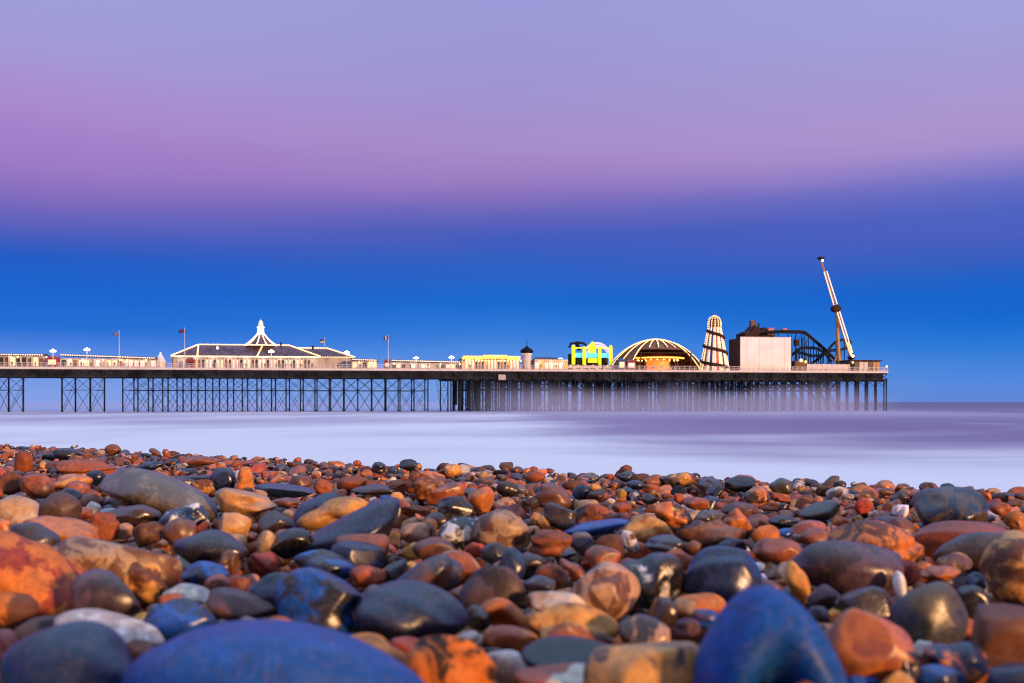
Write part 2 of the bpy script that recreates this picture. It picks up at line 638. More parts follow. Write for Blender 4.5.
top_ = math_node(mt, 'ADD', math_node(mt, 'MULTIPLY', mnz.outputs['Fac'], 9.5), 2.2)
hgt = math_node(mt, 'SUBTRACT', 1.0, smooth(mt, math_node(mt, 'DIVIDE', math_node(mt, 'SUBTRACT', msp.outputs[2], SEA), top_), .1, 1.15))
front = math_node(mt, 'MULTIPLY', smooth(mt, msp.outputs[1], -27.0, -18.0), math_node(mt, 'SUBTRACT', 1.0, smooth(mt, msp.outputs[1], -8.0, -1.5)))
den = math_node(mt, 'MULTIPLY', math_node(mt, 'MULTIPLY', ends, hgt), math_node(mt, 'MULTIPLY', front, .058))
mt.links.new(den, pv.inputs['Density'])
mo_ = node(mt, 'ShaderNodeOutputMaterial')
mt.links.new(pv.outputs[0], mo_.inputs['Volume'])
mist = MB().box(mx0, mx1, -27, -1.5, SEA - .2, SEA + MH).build('sea_mist', mist_m)
mist.matrix_world = pier.matrix_basis
tag(mist, 'pale drifting sea mist hiding the feet of the pier head piles', 'mist', kind='stuff')

# ------------------------------------------------------------------ buildings on the deck
def rel(px0, px1, w):
    """pier coordinates of a thing's middle and its half length"""
    a, b = S(px0, w), S(px1, w)
    return (a + b) / 2, (b - a) / 2


def lamp_light(parent, x, y, z, watts, col=(1.0, .84, .70)):
    l = bpy.data.lights.new('lamp_light', 'POINT')
    l.energy, l.color, l.shadow_soft_size = watts, col, .25
    q = bpy.data.objects.new('lamp_light', l)
    COL.objects.link(q)
    q.parent = parent
    q.location = (x, y, z)


def shelter(px0, px1, pyl, pyr, w, dep, label, win='litpink', warm='amber', seed=1, step=.62, kind='shelter'):
    s, h = rel(px0, px1, w)
    rn = random.Random(seed)
    t = thing('shelter', s, w, label, kind, 'shelters along the pier deck')
    zl, zr = Z(pyl, px0, w), Z(pyr, px1, w)
    H = min(zl, zr) - .35
    slope = (zr - zl) / (2 * h)
    MB().box(-h, h, .25, dep, 0, H - .25).build('wall', 'cream', t)
    m = MB()
    vs = []
    for xx, zz in ((-h - .3, zl), (h + .3, zr)):
        vs += [(xx, -.9, zz - .45), (xx, dep / 2, zz), (xx, dep + .6, zz - .45), (xx, dep + .6, zz - .65), (xx, -.9, zz - .65)]
    m.add(vs, [(0, 5, 6, 1), (1, 6, 7, 2), (2, 7, 8, 3), (3, 8, 9, 4), (4, 9, 5, 0), (0, 1, 2, 3, 4), (5, 9, 8, 7, 6)])
    m.build('roof', 'roof', t)
    k = max(2, round(2 * h / 1.5))
    for i in range(k):
        a = -h + 2 * h * i / k
        b = -h + 2 * h * (i + 1) / k
        if rn.random() < .15:
            continue
        MB().box(a + .18, b - .18, .17, .245, .55, H - .75).build('window', win if rn.random() < .45 else rn.choice(['glass', 'litwin', 'glass', 'brown']), t)
        if i % 2 == 0:
            MB().box(a - .08, a + .08, -.75, -.6, 0, H - .35).build('post', 'white', t)
        if rn.random() < .5:
            MB().ball((a + rn.uniform(.8, 2.4), -.45, H - .72), .24, 8).build('lamp', warm, t)
    zf = lambda xx: zl + (xx + h) * slope
    for i in range(max(1, round(2 * h / 4.2))):
        lamp_light(t, -h + 4.2 * (i + .5), -1.15, H - .9, 50, (1.0, .76, .52))
    m = MB()
    m.bulbs([(-h, -1.0, zf(-h) - .4), (h, -1.0, zf(h) - .4)], step, .12)
    m.build('light_string', 'bulbw', t)
    return t


shelter(-60, 44, 352.6, 353.6, 5, 4, 'long cream deck shelter with lit windows at the left edge of the photo', seed=2)
shelter(61, 156, 353.5, 356.8, 5, 4, 'long cream deck shelter with bulb-lined roof left of the bulb-lit amusement hall', seed=5)
shelter(352, 377, 358.2, 359, 5, 4, 'short cream deck shelter just right of the bulb-lit amusement hall', win='litwin', seed=9)
shelter(391, 460, 359.2, 360.8, 5, 4, 'cream deck shelter with bulb-lined roof left of the gold-fringed arcade', seed=12)


def kiosk(px0, px1, py, w, dep, m, label, roofm='roof', win='litwin', group='small kiosks on the pier deck'):
    s, h = rel(px0, px1, w)
    t = thing('kiosk', s, w, label, 'kiosk', group)
    H = Z(py, (px0 + px1) / 2, w)
    MB().box(-h, h, 0, dep, 0, H - .4).build('wall', m, t)
    r = MB()
    e = .35
    zb = H - .4
    r.add([(-h - e, -e, zb), (h + e, -e, zb), (h + e, dep + e, zb), (-h - e, dep + e, zb), (-h * .3, dep / 2, H + .25), (h * .3, dep / 2, H + .25)],
          [(0, 1, 5, 4), (1, 2, 5), (2, 3, 4, 5), (3, 0, 4), (3, 2, 1, 0)])
    r.build('roof', roofm, t)
    MB().box(-h * .7, h * .7, -.06, -.003, .95, H - .9).build('window', win, t)
    MB().box(-h * .8, h * .8, -.4, -.063, .78, .9).build('counter', 'white', t)
    return t


kiosk(46.5, 57.5, 356.5, 3, 3, 'red', 'red kiosk with lit window between the two long deck shelters', 'red')
kiosk(186.5, 194.5, 358.5, 2, 2.4, 'red', 'small red kiosk in front of the left end of the amusement hall', 'red', 'glass')
kiosk(384.2, 390.0, 360.0, 3, 2.4, 'red', 'small red kiosk beside the tall flagpole with the striped flag', 'red', 'litwin')
kiosk(172, 184, 352.5 + 4, 6.5, 3, 'brown', 'brown-roofed lit kiosk at the left corner of the amusement hall', 'dark')

# palace hall -----------------------------------------------------------
w0 = 6.0
s, _ = rel(171, 321, w0)
hall = thing('amusement_hall', s, w0, 'wide white amusement hall with slate roof outlined in bulbs and a tall lit cupola', 'amusement hall')
L = S(171, w0) - s
Rr = S(321, w0) - s
E_ = Z(356.8, 250, w0)
WR = 15.0                              # depth of the hall; ridge lies at half
zr = Z(345.3, 245, w0 + WR / 2)
r0, r1 = S(198.5, w0 + WR / 2) - s, S(289, w0 + WR / 2) - s
MB().box(L + .6, Rr - .6, .4, WR - .4, 0, E_).build('wall', 'cream', hall)
m = MB()
e0 = E_ + .003
m.add([(L, -.3, e0), (Rr, -.3, e0), (Rr, WR + .3, e0), (L, WR + .3, e0), (r0, WR / 2, zr), (r1, WR / 2, zr)],
      [(0, 1, 5, 4), (1, 2, 5), (2, 3, 4, 5), (3, 0, 4), (3, 2, 1, 0)])
m.build('roof', 'roof', hall)
MB().box(L, Rr, -.42, -.303, e0 - .3, e0 + .12).build('eaves_board', 'white', hall)
# right wing behind
wl, wr_ = S(287, w0 + 4) - s, S(355, w0 + 4) - s
z2 = Z(348.6, 320, w0 + 12)
ez2 = Z(357.6, 345, w0 + 4)
MB().box(wl + 5.5, wr_ - .5, 4.5, 19, 0, ez2).build('wall', 'cream', hall)
m = MB()
q0, q1 = S(291, w0 + 12) - s, S(327, w0 + 12) - s
m.add([(wl, 4, ez2), (wr_, 4, ez2), (wr_, 20, ez2), (wl, 20, ez2), (q0, 12, z2), (q1, 12, z2)],
      [(0, 1, 5, 4), (1, 2, 5), (2, 3, 4, 5), (3, 0, 4), (3, 2, 1, 0)])
m.build('roof', 'roof', hall)
k = 34
for i in range(k):
    a = L + 3 + (Rr - L - 6) * i / k
    b = L + 3 + (Rr - L - 6) * (i + 1) / k
    MB().box(a + .3, b - .3, .28, .397, .3, E_ - .9).build('window', ['litpink', 'glass', 'litwin', 'glass', 'litpink', 'brown', 'litpink'][(i * 3) % 7], hall)
    MB().box(a - .1, a + .1, .1, .39, 0, E_ - .3).build('pilaster', 'white', hall)
for i in range(9):
    lamp_light(hall, L + (Rr - L) * (i + .5) / 9, -1.3, E_ - .6, 80, (1.0, .76, .52))
# cupola
cxp = S(260.7, w0 + WR / 2) - s
cpx = 260.7
zc = lambda py: Z(py, cpx, w0 + WR / 2)
sc_ = depth(s, w0 + 8) / F
prof = [(15.5 * sc_, zc(345.8)), (10.5 * sc_, zc(342.0)), (6.5 * sc_, zc(338.2)), (4.0 * sc_, zc(335.2)), (3.2 * sc_, zc(334.4))]
MB().lathe(prof, 16, (cxp, WR / 2, 0)).build('cupola_roof', 'roof', hall, True)
prof = [(3.2 * sc_, zc(335)), (3.4 * sc_, zc(333.6)), (2.2 * sc_, zc(332.8)), (2.1 * sc_, zc(327.6)), (3.0 * sc_, zc(327.2)), (2.6 * sc_, zc(326.0)), (2.5 * sc_, zc(324.4)), (2.1 * sc_, zc(322.2)), (1.2 * sc_, zc(320.8)), (.2 * sc_, zc(320.0)), (.08 * sc_, zc(318.8)), (.001, zc(318.5))]
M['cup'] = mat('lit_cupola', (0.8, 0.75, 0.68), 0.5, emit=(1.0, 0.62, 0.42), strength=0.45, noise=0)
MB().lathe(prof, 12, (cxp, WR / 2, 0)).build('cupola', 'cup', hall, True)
m = MB()
m.bulbs([(L, -.5, e0 + .1), (Rr, -.5, e0 + .1)], .5, .12)
m.bulbs([(L, -.45, e0 + .2), (r0, WR / 2 - .1, zr + .15), (r1, WR / 2 - .1, zr + .15), (Rr, -.45, e0 + .2)], .45, .15)
m.bulbs([(S(197.5, w0) - s, -.45, e0 + .2), (r0, WR / 2 - .1, zr + .1)], .5, .15)
m.bulbs([(S(257.3, w0) - s, -.45, e0 + .2), (cxp + .6, WR / 2 - .2, zr + .1)], .5, .15)
m.bulbs([(q0, 11.8, z2 + .15), (q1, 11.8, z2 + .15), (wr_, 3.9, ez2 + .2)], .45, .15)
m.bulbs([(Rr, 3.8, ez2 + .1), (wr_, 3.8, ez2 + .1)], .5, .12)
m.build('light_string', 'bulb', hall)
m = MB()
for q in range(10):
    an = 2 * math.pi * (q + .25) / 10
    pts = [(cxp + (r * sc_ + .1) * math.cos(an), WR / 2 + (r * sc_ + .1) * math.sin(an), zc(py) + .1) for r, py in ((15.5, 345.8), (10.5, 342.0), (6.5, 338.2), (4.0, 335.2), (2.4, 333), (2.3, 327.8))]
    m.bulbs(pts, .42, .13)
for py, r in ((345.6, 15.6), (334.3, 3.7), (327.3, 3.3)):
    m.bulbs([(cxp + r * sc_ * math.cos(a * .3927), WR / 2 + r * sc_ * math.sin(a * .3927), zc(py)) for a in range(17)], .5, .12)
m.build('light_string', 'bulbw', hall)
m = MB()
m.ball((S(217, w0) - s, 1.0, zr - 1.2), .35)
m.build('roof_lamp', 'globe', hall)
MB().lathe([(.35, 0), (.3, .9), (.4, .95)], 8, (S(281, w0 + WR / 2) - s, WR / 2, zr)).build('roof_vent', 'dark', hall)
MB().lathe([(.45, 0), (.4, 1.0), (.5, 1.05)], 8, (S(313, w0 + 12) - s, 12, z2 - .2)).build('roof_vent', 'dark', hall)

# small white lit tent
s, h = rel(154.5, 164.5, 5)
t = thing('tent', s, 5, 'small white pointed tent with cool white lights left of the amusement hall', 'tent')
zt = Z(352.0, 159.3, 6)
MB().lathe([(h, 0), (h, 1.9)], 8, (0, h, 0)).build('tent_wall', 'white', t)
MB().lathe([(h * 1.08, 1.9), (h * .66, 3.0), (h * .24, zt - .9), (.02, zt)], 8, (0, h, 0)).build('canopy', 'white', t, True)
m = MB()
for q in range(8):
    an = q * math.pi / 4 + .39
    m.bulbs([(h * k_ * math.cos(an), h + h * k_ * math.sin(an), z_ + .08) for k_, z_ in ((1.1, 1.9), (.68, 3.0), (.26, zt - .9), (.02, zt))], .5, .08)
m.build('light_string', 'cool', t)

# gold-fringed arcade
s, h = rel(462, 519.5, 4)
t = thing('arcade', s, 4, 'low arcade glowing orange under a gold scalloped canopy of lights', 'arcade')
zt = Z(355.5, 490, 4)
MB().box(-h, h, .8, 9, 0, zt - 1.2).build('wall', 'cream', t)
MB().box(-h - .2, h + .2, -.6, 9.4, zt - 1.2, zt - .9).build('roof', 'brown', t)
m = MB()
k = 26
for i in range(k):
    a = -h + 2 * h * (i + .5) / k
    m.ball((a, -.7, zt - .85 + .12 * math.sin(i * 1.7) + (.25 if 8 < i < 20 else 0)), .44, 7)
    m.ball((a + .3, -.5, zt - .38 + (.3 if 8 < i < 20 else 0)), .28, 6)
m.build('fringe_light', 'gold', t)
for i in range(18):
    a, b = -h + 2 * h * i / 18, -h + 2 * h * (i + 1) / 18
    MB().box(a + .2, b - .2, .70, .797, .4, zt - 1.7).build('window', ['glow', 'litwin', 'glass', 'litpink', 'brown', 'litwin', 'glass'][(i * 5) % 7], t)
    MB().box(a - .08, a + .08, -.5, -.35, 0, zt - 1.2).build('post', 'white', t)
    MB().ball((a + 1.3, -.2, zt - 1.55), .24, 8).build('lamp', 'amber', t)

for i in range(5):
    lamp_light(t, -h + 2 * h * (i + .5) / 5, -1.0, zt - 1.6, 32, (1.0, .62, .25))
# turret
s, h = rel(522.3, 533.3, 6)
t = thing('turret', s, 6, 'round white turret with a dark pointed cap and finial right of the gold arcade', 'turret')
zz = lambda py: Z(py, 528, 6 + h)
MB().lathe([(h * .95, 0), (h * .95, zz(360)), (h * .8, zz(359)), (h * .8, zz(353.2)), (.01, zz(353.2))], 16, (0, h, 0)).build('wall', 'white', t, False)
MB().lathe([(h * .82, zz(353.3)), (h * 1.2, zz(352.4)), (h * 1.15, zz(350.4)), (h * .75, zz(348.6)), (h * .25, zz(347.0)), (h * .06, zz(345.5)), (.05, zz(338.5))], 16, (0, h, 0)).build('cap_roof', 'iron', t, True)
m = MB()
for q in range(10):
    an = q * math.pi / 5
    m.octa((h * .86 * math.cos(an), h + h * .86 * math.sin(an), zz(354)), .12)
m.build('light_string', 'bulbw', t)

# low cafe buildings right of the turret
s, h = rel(534.5, 568, 5)
t = thing('cafe', s, 5, 'low cream cafe with a slate roof between the turret and the yellow ride', 'cafe')
H = Z(360.5, 550, 5)
MB().box(-h, h, 0, 7, 0, H).build('wall', 'cream', t)
H2 = Z(357.2, 546, 8)
MB().add([(-h - .2, -.4, H + .003), (h, -.4, H + .003), (h, 7.2, H + .003), (-h - .2, 7.2, H + .003), (-h + 1, 3.5, H2), (h * .3, 3.5, H2)],
         [(0, 1, 5, 4), (1, 2, 5), (2, 3, 4, 5), (3, 0, 4), (3, 2, 1, 0)]).build('roof', 'roof', t)
for i in range(7):
    a, b = -h + 2 * h * i / 7, -h + 2 * h * (i + 1) / 7
    MB().box(a + .2, b - .2, -.09, -.003, .5, H - .7).build('window', ['litpink', 'glow', 'litwin', 'litpink', 'litwin'][i % 5], t)
m = MB().bulbs([(-h, -.6, H + .1), (h, -.6, H + .1)], .6, .14)
m.build('light_string', 'gold', t)
MB().ball((h * .55, 2, H + .6), .3).ball((h * .68, 2, H + .6), .3).build('roof_lamp', 'globe', t)

for i in range(3):
    lamp_light(t, -h + 2 * h * (i + .5) / 3, -1.2, H - .5, 60, (1.0, .75, .5))
# yellow ride
s, h = rel(571, 613.5, 6)
t = thing('fairground_ride', s, 6, 'fairground ride with glowing yellow towers and a cyan band beside the ribbed dome', 'fairground ride')
X = lambda px, w=6: S(px, w) - s
zz = lambda py: Z(py, 590, 6)
MB().box(-h, h, 0, 11, 0, .5).build('platform', 'grey', t)
for px, a, wd in ((573.8, 345.0, 1.9), (584.6, 346.4, 1.9), (600.2, 346.4, 1.7), (611.2, 345.0, 1.9)):
    c = X(px)
    r = wd * .30
    MB().lathe([(r, zz(364.5)), (r, zz(a + 2.2)), (r * .75, zz(a + .6)), (.02, zz(a - .4))], 10, (c, .6, 0)).build('tower', 'yellow', t)
MB().box(X(589.2), X(596.2), .2, 1.0, zz(353.0), zz(345.0)).build('panel', 'yellow', t)
MB().tube([(X(592.7), .6, zz(345)), (X(592.7), .6, zz(341.5))], 1.0, 10, .25).build('panel', 'yellow', t)
MB().box(X(588.5), X(597.5), .15, .95, zz(362.6), zz(358.2)).build('panel', 'yellow', t)
MB().box(X(575), X(609.5), 1.1, 1.5, zz(357.4), zz(352.8)).build('band', 'cyan', t)
MB().box(X(574), X(610.5), 3.5, 9, .5, zz(353)).build('housing', 'dark', t)
MB().box(X(572.8), X(612.2), .75, 1.05, zz(348.4), zz(347.2)).build('rail_beam', 'yellow', t)
M['arc'] = mat('lilac_arc', (0.55, 0.4, 0.6), 0.4, emit=(0.75, 0.55, 0.85), strength=.8, noise=0)
m = MB()
for rr, yy in ((1.0, 3), (.82, 2.2)):
    m.tube([(X(599 - 14 * math.cos(q * math.pi / 12) * rr), yy, zz(358) + (zz(342.4) - zz(358)) * math.sin(q * math.pi / 12) * rr) for q in range(13)], .33, 6)
m.build('arch', 'arc', t)
m = MB().tube([(X(570.5), 2, zz(347.5)), (X(572), 2, zz(343.5)), (X(578), 2, zz(342.3)), (X(584), 2, zz(342.6)), (X(588), 2, zz(345))], .38, 6)
m.tube([(X(578), 2, zz(343)), (X(581), 2, zz(350))], .6, 6)
m.build('swing_arm', 'track', t)
m = MB()
for i in range(13):
    px = 566.5 + i * 3.7
    m.lathe([(.02, -.12), (.62, -.12), (.62, .12), (.02, .12)], 10, (0, 0, 0))
    k = len(m.v) - 40
    for j in range(k, len(m.v)):
        a, b, c = m.v[j]
        m.v[j] = (X(px) + a, -.55 + c, .95 + b + .25 * (i % 2))
m.build('barrier', 'white', t)
MB().box(X(566), X(612), -.42, -.2, .5, 1.75).build('barrier_board', 'dark', t)

# ribbed dome with the carousel under it -----------------------------------
wd = 4.0
dcx = 655.5
s = (S(608, wd + 14) + S(703, wd + 14)) / 2
t = thing('dome', s, wd, 'big ribbed dome with glowing ribs over a glowing orange carousel', 'dome')
ra = (S(703, wd + 14) - S(608, wd + 14)) / 2
yc = 14.0
zd = Z(341.0, dcx, wd + yc)
rb = 13.6


def dome_pt(an, k):                    # k 0..1 from springing to crown
    ph = k * math.pi / 2
    q = 1.0 - k                       # a shallow spherical cap
    hh = (math.sqrt(1.25 ** 2 - (q * .98) ** 2) - math.sqrt(1.25 ** 2 - .98 ** 2)) / (1.25 - math.sqrt(1.25 ** 2 - .98 ** 2))
    return (ra * q * math.cos(an), yc + rb * q * math.sin(an), zd * hh + .25 * (1 - q))


vs, fs = [], []
NA, NK = 48, 10
for i in range(NK + 1):
    for j in range(NA):
        vs.append(dome_pt(2 * math.pi * j / NA, i / NK * .985))
for i in range(NK):
    for j in range(NA):
        a = 2 * math.pi * (j + .5) / NA
        front = math.sin(a) < -.72
        if front and i < 4:
            continue
        fs.append((i * NA + j, i * NA + (j + 1) % NA, (i + 1) * NA + (j + 1) % NA, (i + 1) * NA + j))
MB().add(vs, fs).build('shell', 'brown', t, True)
for q in range(20):
    an = 2 * math.pi * (q + .5) / 20
    k0 = .42 if math.sin(an) < -.72 else 0.0
    pts = [dome_pt(an, k0 + (.985 - k0) * i / 14) for i in range(15)]
    pts = [(x_ * 1.012, yc + (y_ - yc) * 1.012, z_ + .12) for x_, y_, z_ in pts]
    r = MB().tube(pts, .2, 5).build('rib', 'brown', t)
    pts = [(x_ * 1.02, yc + (y_ - yc) * 1.02, z_ + .2) for x_, y_, z_ in pts]
    if math.sin(an) < .3:
        MB().bulbs(pts, .5, .14).build('light_string', 'bulb', r)
m = MB()
m.box(-8.5, 8.5, 3.0, 3.4, zd * .55, zd * .55 + .3)
for x_ in (-8.3, 8.0):
    m.box(x_, x_ + .3, 3.0, 3.35, 0, zd * .55 - .003)
m.build('front_beam', 'dark', t)

s, h = rel(640.5, 690, 8)
t = thing('carousel', s, 8 + h, 'round carousel glowing orange beneath the ribbed dome', 'carousel')
for q in range(5):
    lamp_light(t, h * .75 * math.cos(q * 1.2566 - 1.57), h * .75 * math.sin(q * 1.2566 - 1.57), 4.6, 110, (1.0, .28, .04))
zz = lambda py: Z(py, 665, 8)
MB().lathe([(h * .95, 0), (h * .95, .45), (.05, .45)], 28).build('platform', 'red', t)
MB().lathe([(h * 1.0, zz(358.4)), (h * 1.03, zz(357.0)), (h * .95, zz(356.6)), (.3, zz(352.6))], 28).build('canopy', 'red', t)
MB().lathe([(h * 1.035, zz(358.2)), (h * 1.06, zz(356.7))], 28).build('rounding_board', 'gold', t)
MB().lathe([(h * .45, .453), (h * .45, zz(358.6))], 20).build('centre_drum', 'glow', t)
m = MB()
for q in range(20):
    an = 2 * math.pi * q / 20
    m.octa((h * .8 * math.cos(an), h * .8 * math.sin(an), zz(359.2)), .26)
m.build('light_string', 'amber', t)
for q in range(14):
    an = 2 * math.pi * (q + .3) / 14
    c, sn = h * .78 * math.cos(an), h * .78 * math.sin(an)
    zb = 1.1 + .35 * math.sin(q * 2.1)
    m = MB().tube([(c, sn, .45), (c, sn, zz(358.5))], .05, 5)
    tx, ty = -math.sin(an), math.cos(an)
    m.tube([(c - tx * .6, sn - ty * .6, zb), (c, sn, zb + .05), (c + tx * .5, sn + ty * .5, zb + .1), (c + tx * .75, sn + ty * .75, zb + .55), (c + tx * 1.05, sn + ty * 1.05, zb + .5)], .22, 6, .12)
    for a_, b_ in ((-.45, -.2), (-.35, .1), (.35, .5), (.45, .25)):
        m.tube([(c + tx * a_, sn + ty * a_, zb - .05), (c + tx * (a_ + b_ * .5), sn + ty * (a_ + b_ * .5), zb - .6)], .07, 4)
    m.build('horse', 'cream', t)

kiosk(618.5, 625.5, 359.0, 3, 2.2, 'blue', 'small blue kiosk at the left foot of the ribbed dome', 'blue', 'litwin')
kiosk(627, 636, 360.0, 3, 2.4, 'red', 'red kiosk just left of the glowing carousel', 'red', 'litpink')

# helter skelter ------------------------------------------------------------
w_ = 4.0
s = (S(702, w_ + 3.6) + S(727, w_ + 3.6)) / 2
t = thing('helter_skelter', s, w_ + 3.6, 'tall tapering helter skelter tower with striped lit sides and spiral slide', 'helter skelter')
c_ = (S(727, w_ + 3.6) - S(702, w_ + 3.6)) / 2
zz = lambda py: Z(py, 714.5, w_ + 3.6)
hb, ht = c_ * 1.10, c_ * .46
z0, z1 = 0, zz(327.5)
rad = lambda z: hb + (ht - hb) * z / z1
N = 24
stripe = [('white', []), ('red', []), ('blue', [])]
cols = ['white', 'red', 'white', 'blue']
faces = {'white': MB(), 'red': MB(), 'blue': MB()}
for j in range(N):
    a, b = 2 * math.pi * j / N, 2 * math.pi * (j + 1) / N
    vs = [(hb * math.cos(a), hb * math.sin(a), 0), (hb * math.cos(b), hb * math.sin(b), 0), (ht * math.cos(b), ht * math.sin(b), z1), (ht * math.cos(a), ht * math.sin(a), z1)]
    faces[cols[j % 4]].add(vs, [(0, 1, 2, 3)])
for c, fm in faces.items():
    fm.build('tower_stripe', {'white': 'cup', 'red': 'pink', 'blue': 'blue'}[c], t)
MB().lathe([(ht * .98, z1 + .002), (ht * 1.1, z1 + .1), (ht * 1.05, zz(325)), (ht * 1.0, zz(321)), (ht * .8, zz(318)), (ht * .45, zz(316.4)), (.1, zz(315.4)), (.06, zz(312)), (.02, zz(309.5))], 16).build('dome_roof', 'brown', t, True)
pts = []
for i in range(61):
    k = i / 60
    z = zz(331) + (1.2 - zz(331)) * k
    an = math.pi * 1.02 + k * 2 * math.pi * 2.35
    r = rad(z) + .35
    pts.append((r * math.cos(an), r * math.sin(an), z))
MB().tube(pts, .52, 6).build('slide', 'dark', t)
m = MB()
for j in range(12):
    an = 2 * math.pi * (j + .5) / 12
    m.bulbs([((hb + .15) * math.cos(an), (hb + .15) * math.sin(an), .2), ((ht + .15) * math.cos(an), (ht + .15) * math.sin(an), z1), ((ht * 1.1) * math.cos(an), (ht * 1.1) * math.sin(an), zz(322.5)), ((ht * .85) * math.cos(an), (ht * .85) * math.sin(an), zz(318)), (.2 * math.cos(an), .2 * math.sin(an), zz(315.6))], .62, .13)
m.build('light_string', 'bulb', t)

# big blank show building
s, h = rel(740.5, 791, 3)
t = thing('show_building', s, 3, 'big blank pale boxy show building with a side wall coloured dark for shade', 'show building')
H = Z(337.6, 765, 3)
MB().box(-h, h, 0, .3, 0, H).build('front_wall', 'grey', t)
MB().box(-h, h, .303, 10, 0, H - .15).build('shaded_side_wall', 'dark', t)  # shade of the turned-away side put into this wall's dark colour
m = MB()
for i in range(4):
    m.box(-h + 2 * h * (i + .5) / 4 - .04, -h + 2 * h * (i + .5) / 4 + .04, -.05, -.003, 0, H)
m.box(-h - .05, h + .05, -.08, 0.4, H + .003, H + .2)
m.build('trim', 'white', t)

# dark ride behind it
s, h = rel(744, 777, 18)
t = thing('ghost_ride', s, 18, 'dark ride with jagged roofs and a chimney rising behind the pale boxy building', 'dark ride')
X = lambda px: S(px, 18) - s
zz = lambda py: Z(py, 760, 18)
MB().box(X(745), X(775), 0, 8, 0, zz(334)).build('wall', 'dark', t)
m = MB()
for a, b, c_, py in ((744, 754, 749.5, 330.5), (750, 764, 757, 324.8), (760, 771, 766, 326.8)):
    m.add([(X(a), -.2, zz(334)), (X(b), -.2, zz(334)), (X(b), 8.2, zz(334)), (X(a), 8.2, zz(334)), (X(c_), 1, zz(py)), (X(c_), 7, zz(py))],
          [(0, 1, 4), (1, 2, 5, 4), (2, 3, 5), (3, 0, 4, 5)])
m.build('roof', 'dark', t)
MB().box(X(753.8), X(758.3), 2, 4, zz(330), zz(320.8)).box(X(753.5), X(758.6), 1.9, 4.1, zz(320.8) + .003, zz(320)).build('chimney', 'brown', t)
MB().box(X(768), X(773.5), -.5, 3, zz(335), zz(328)).build('tower_box', 'pink', t)
MB().box(X(762), X(763.2), 3, 3.5, zz(328), zz(322.5)).build('chimney', 'dark', t)

# roller coaster ------------------------------------------------------------
wc = 16.0
s = S(806, wc)
t = thing('roller_coaster', s, wc, 'roller coaster with dark steel track dropping and looping beside the tall lit arm ride', 'roller coaster')


def cpt(px, py, dw=0.0):
    return (S(px, wc + dw) - s, dw, Z(py, px, wc + dw))


def spline(pts, n=8):
    P = [Vector(p) for p in pts]
    P = [2 * P[0] - P[1]] + P + [2 * P[-1] - P[-2]]
    out = []
    for i in range(1, len(P) - 2):
        for k in range(n):
            u = k / n
            a, b, c, e = P[i - 1], P[i], P[i + 1], P[i + 2]
            out.append(.5 * ((2 * b) + (c - a) * u + (2 * a - 5 * b + 4 * c - e) * u * u + (3 * b - a - 3 * c + e) * u ** 3))
    return out + [P[-2]]


def track(pts, r=.2, gap=.55, name='track'):
    sp = spline(pts)
    m = MB()
    off = Vector((0, gap, 0))
    m.tube(sp, r, 6)
    m.tube([p + off for p in sp], r, 6)
    m.tube([p + off * .5 - Vector((0, 0, .55)) for p in sp], r * .9, 6)
    for p in sp[::2]:
        m.tube([p, p + off * .5 - Vector((0, 0, .55)), p + off], .1, 4)
    m.build(name, 'track', t)
    return sp


sp1 = track([cpt(766, 332), cpt(775, 331), cpt(790, 331), cpt(801, 331.2), cpt(806, 332.5), cpt(814, 339), cpt(822, 346), cpt(830, 353.5), cpt(838, 361.5)], .32)
sp2 = track([cpt(792, 355, 3), cpt(797, 350, 3), cpt(803, 347.3, 3), cpt(811, 347, 3), cpt(819, 348.5, 3), cpt(826, 354, 3), cpt(832, 361, 3)], .22)
sp3 = track([cpt(812, 363, 5), cpt(820, 357, 5), cpt(828, 350, 5), cpt(834, 343, 5), cpt(841, 339.3, 5), cpt(848, 339.3, 5), cpt(851, 342, 5), cpt(848, 346.5, 5), cpt(840, 349, 5), cpt(830, 350, 6), cpt(822, 354, 6), cpt(812, 355, 6), cpt(800, 352, 6), cpt(793, 353, 6)], .22)
m = MB()
for sp, k in ((sp1, 5), (sp2, 6), (sp3, 9)):
    for p in sp[::k]:
        m.tube([(p.x, p.y + .3, 0), (p.x, p.y + .3, p.z - .5)], .16, 5)
for i in range(5):
    a, b = cpt(792 + i * 3.6, 368), cpt(792 + i * 3.6, 333 + i)
    m.tube([(a[0], .2, 0), (a[0], .2, b[2] - .6)], .13, 4)
    if i:
        m.tube([(pa, .2, .3), (a[0], .2, b[2] * .5)], .08, 4)
        m.tube([(pa, .2, b[2] * .5), (a[0], .2, b[2] - 1)], .08, 4)
        m.tube([(pa, .2, b[2] * .5), (a[0], .2, b[2] * .5)], .08, 4)
    pa = a[0]
m.build('support', 'iron', t)
MB().box(cpt(795, 340)[0], cpt(799, 340)[0], -.4, 1.2, cpt(797, 345.5)[2], cpt(797, 339.5)[2]).build('control_box', 'dark', t)
MB().box(cpt(783, 333)[0], cpt(787, 333)[0], 0, 1.2, cpt(785, 331)[2] + .35, cpt(785, 328.4)[2]).build('car', 'pink', t)
m = MB().box(cpt(793, 362)[0], cpt(806, 362)[0], -1.5, 4, 0, cpt(800, 361)[2]).build('station', 'brown', t)
MB().ball((cpt(799, 361)[0], -1.7, cpt(799, 360.5)[2]), .5).ball((cpt(803.5, 361)[0], -1.7, cpt(799, 362)[2]), .35).build('lamp', 'amber', t)

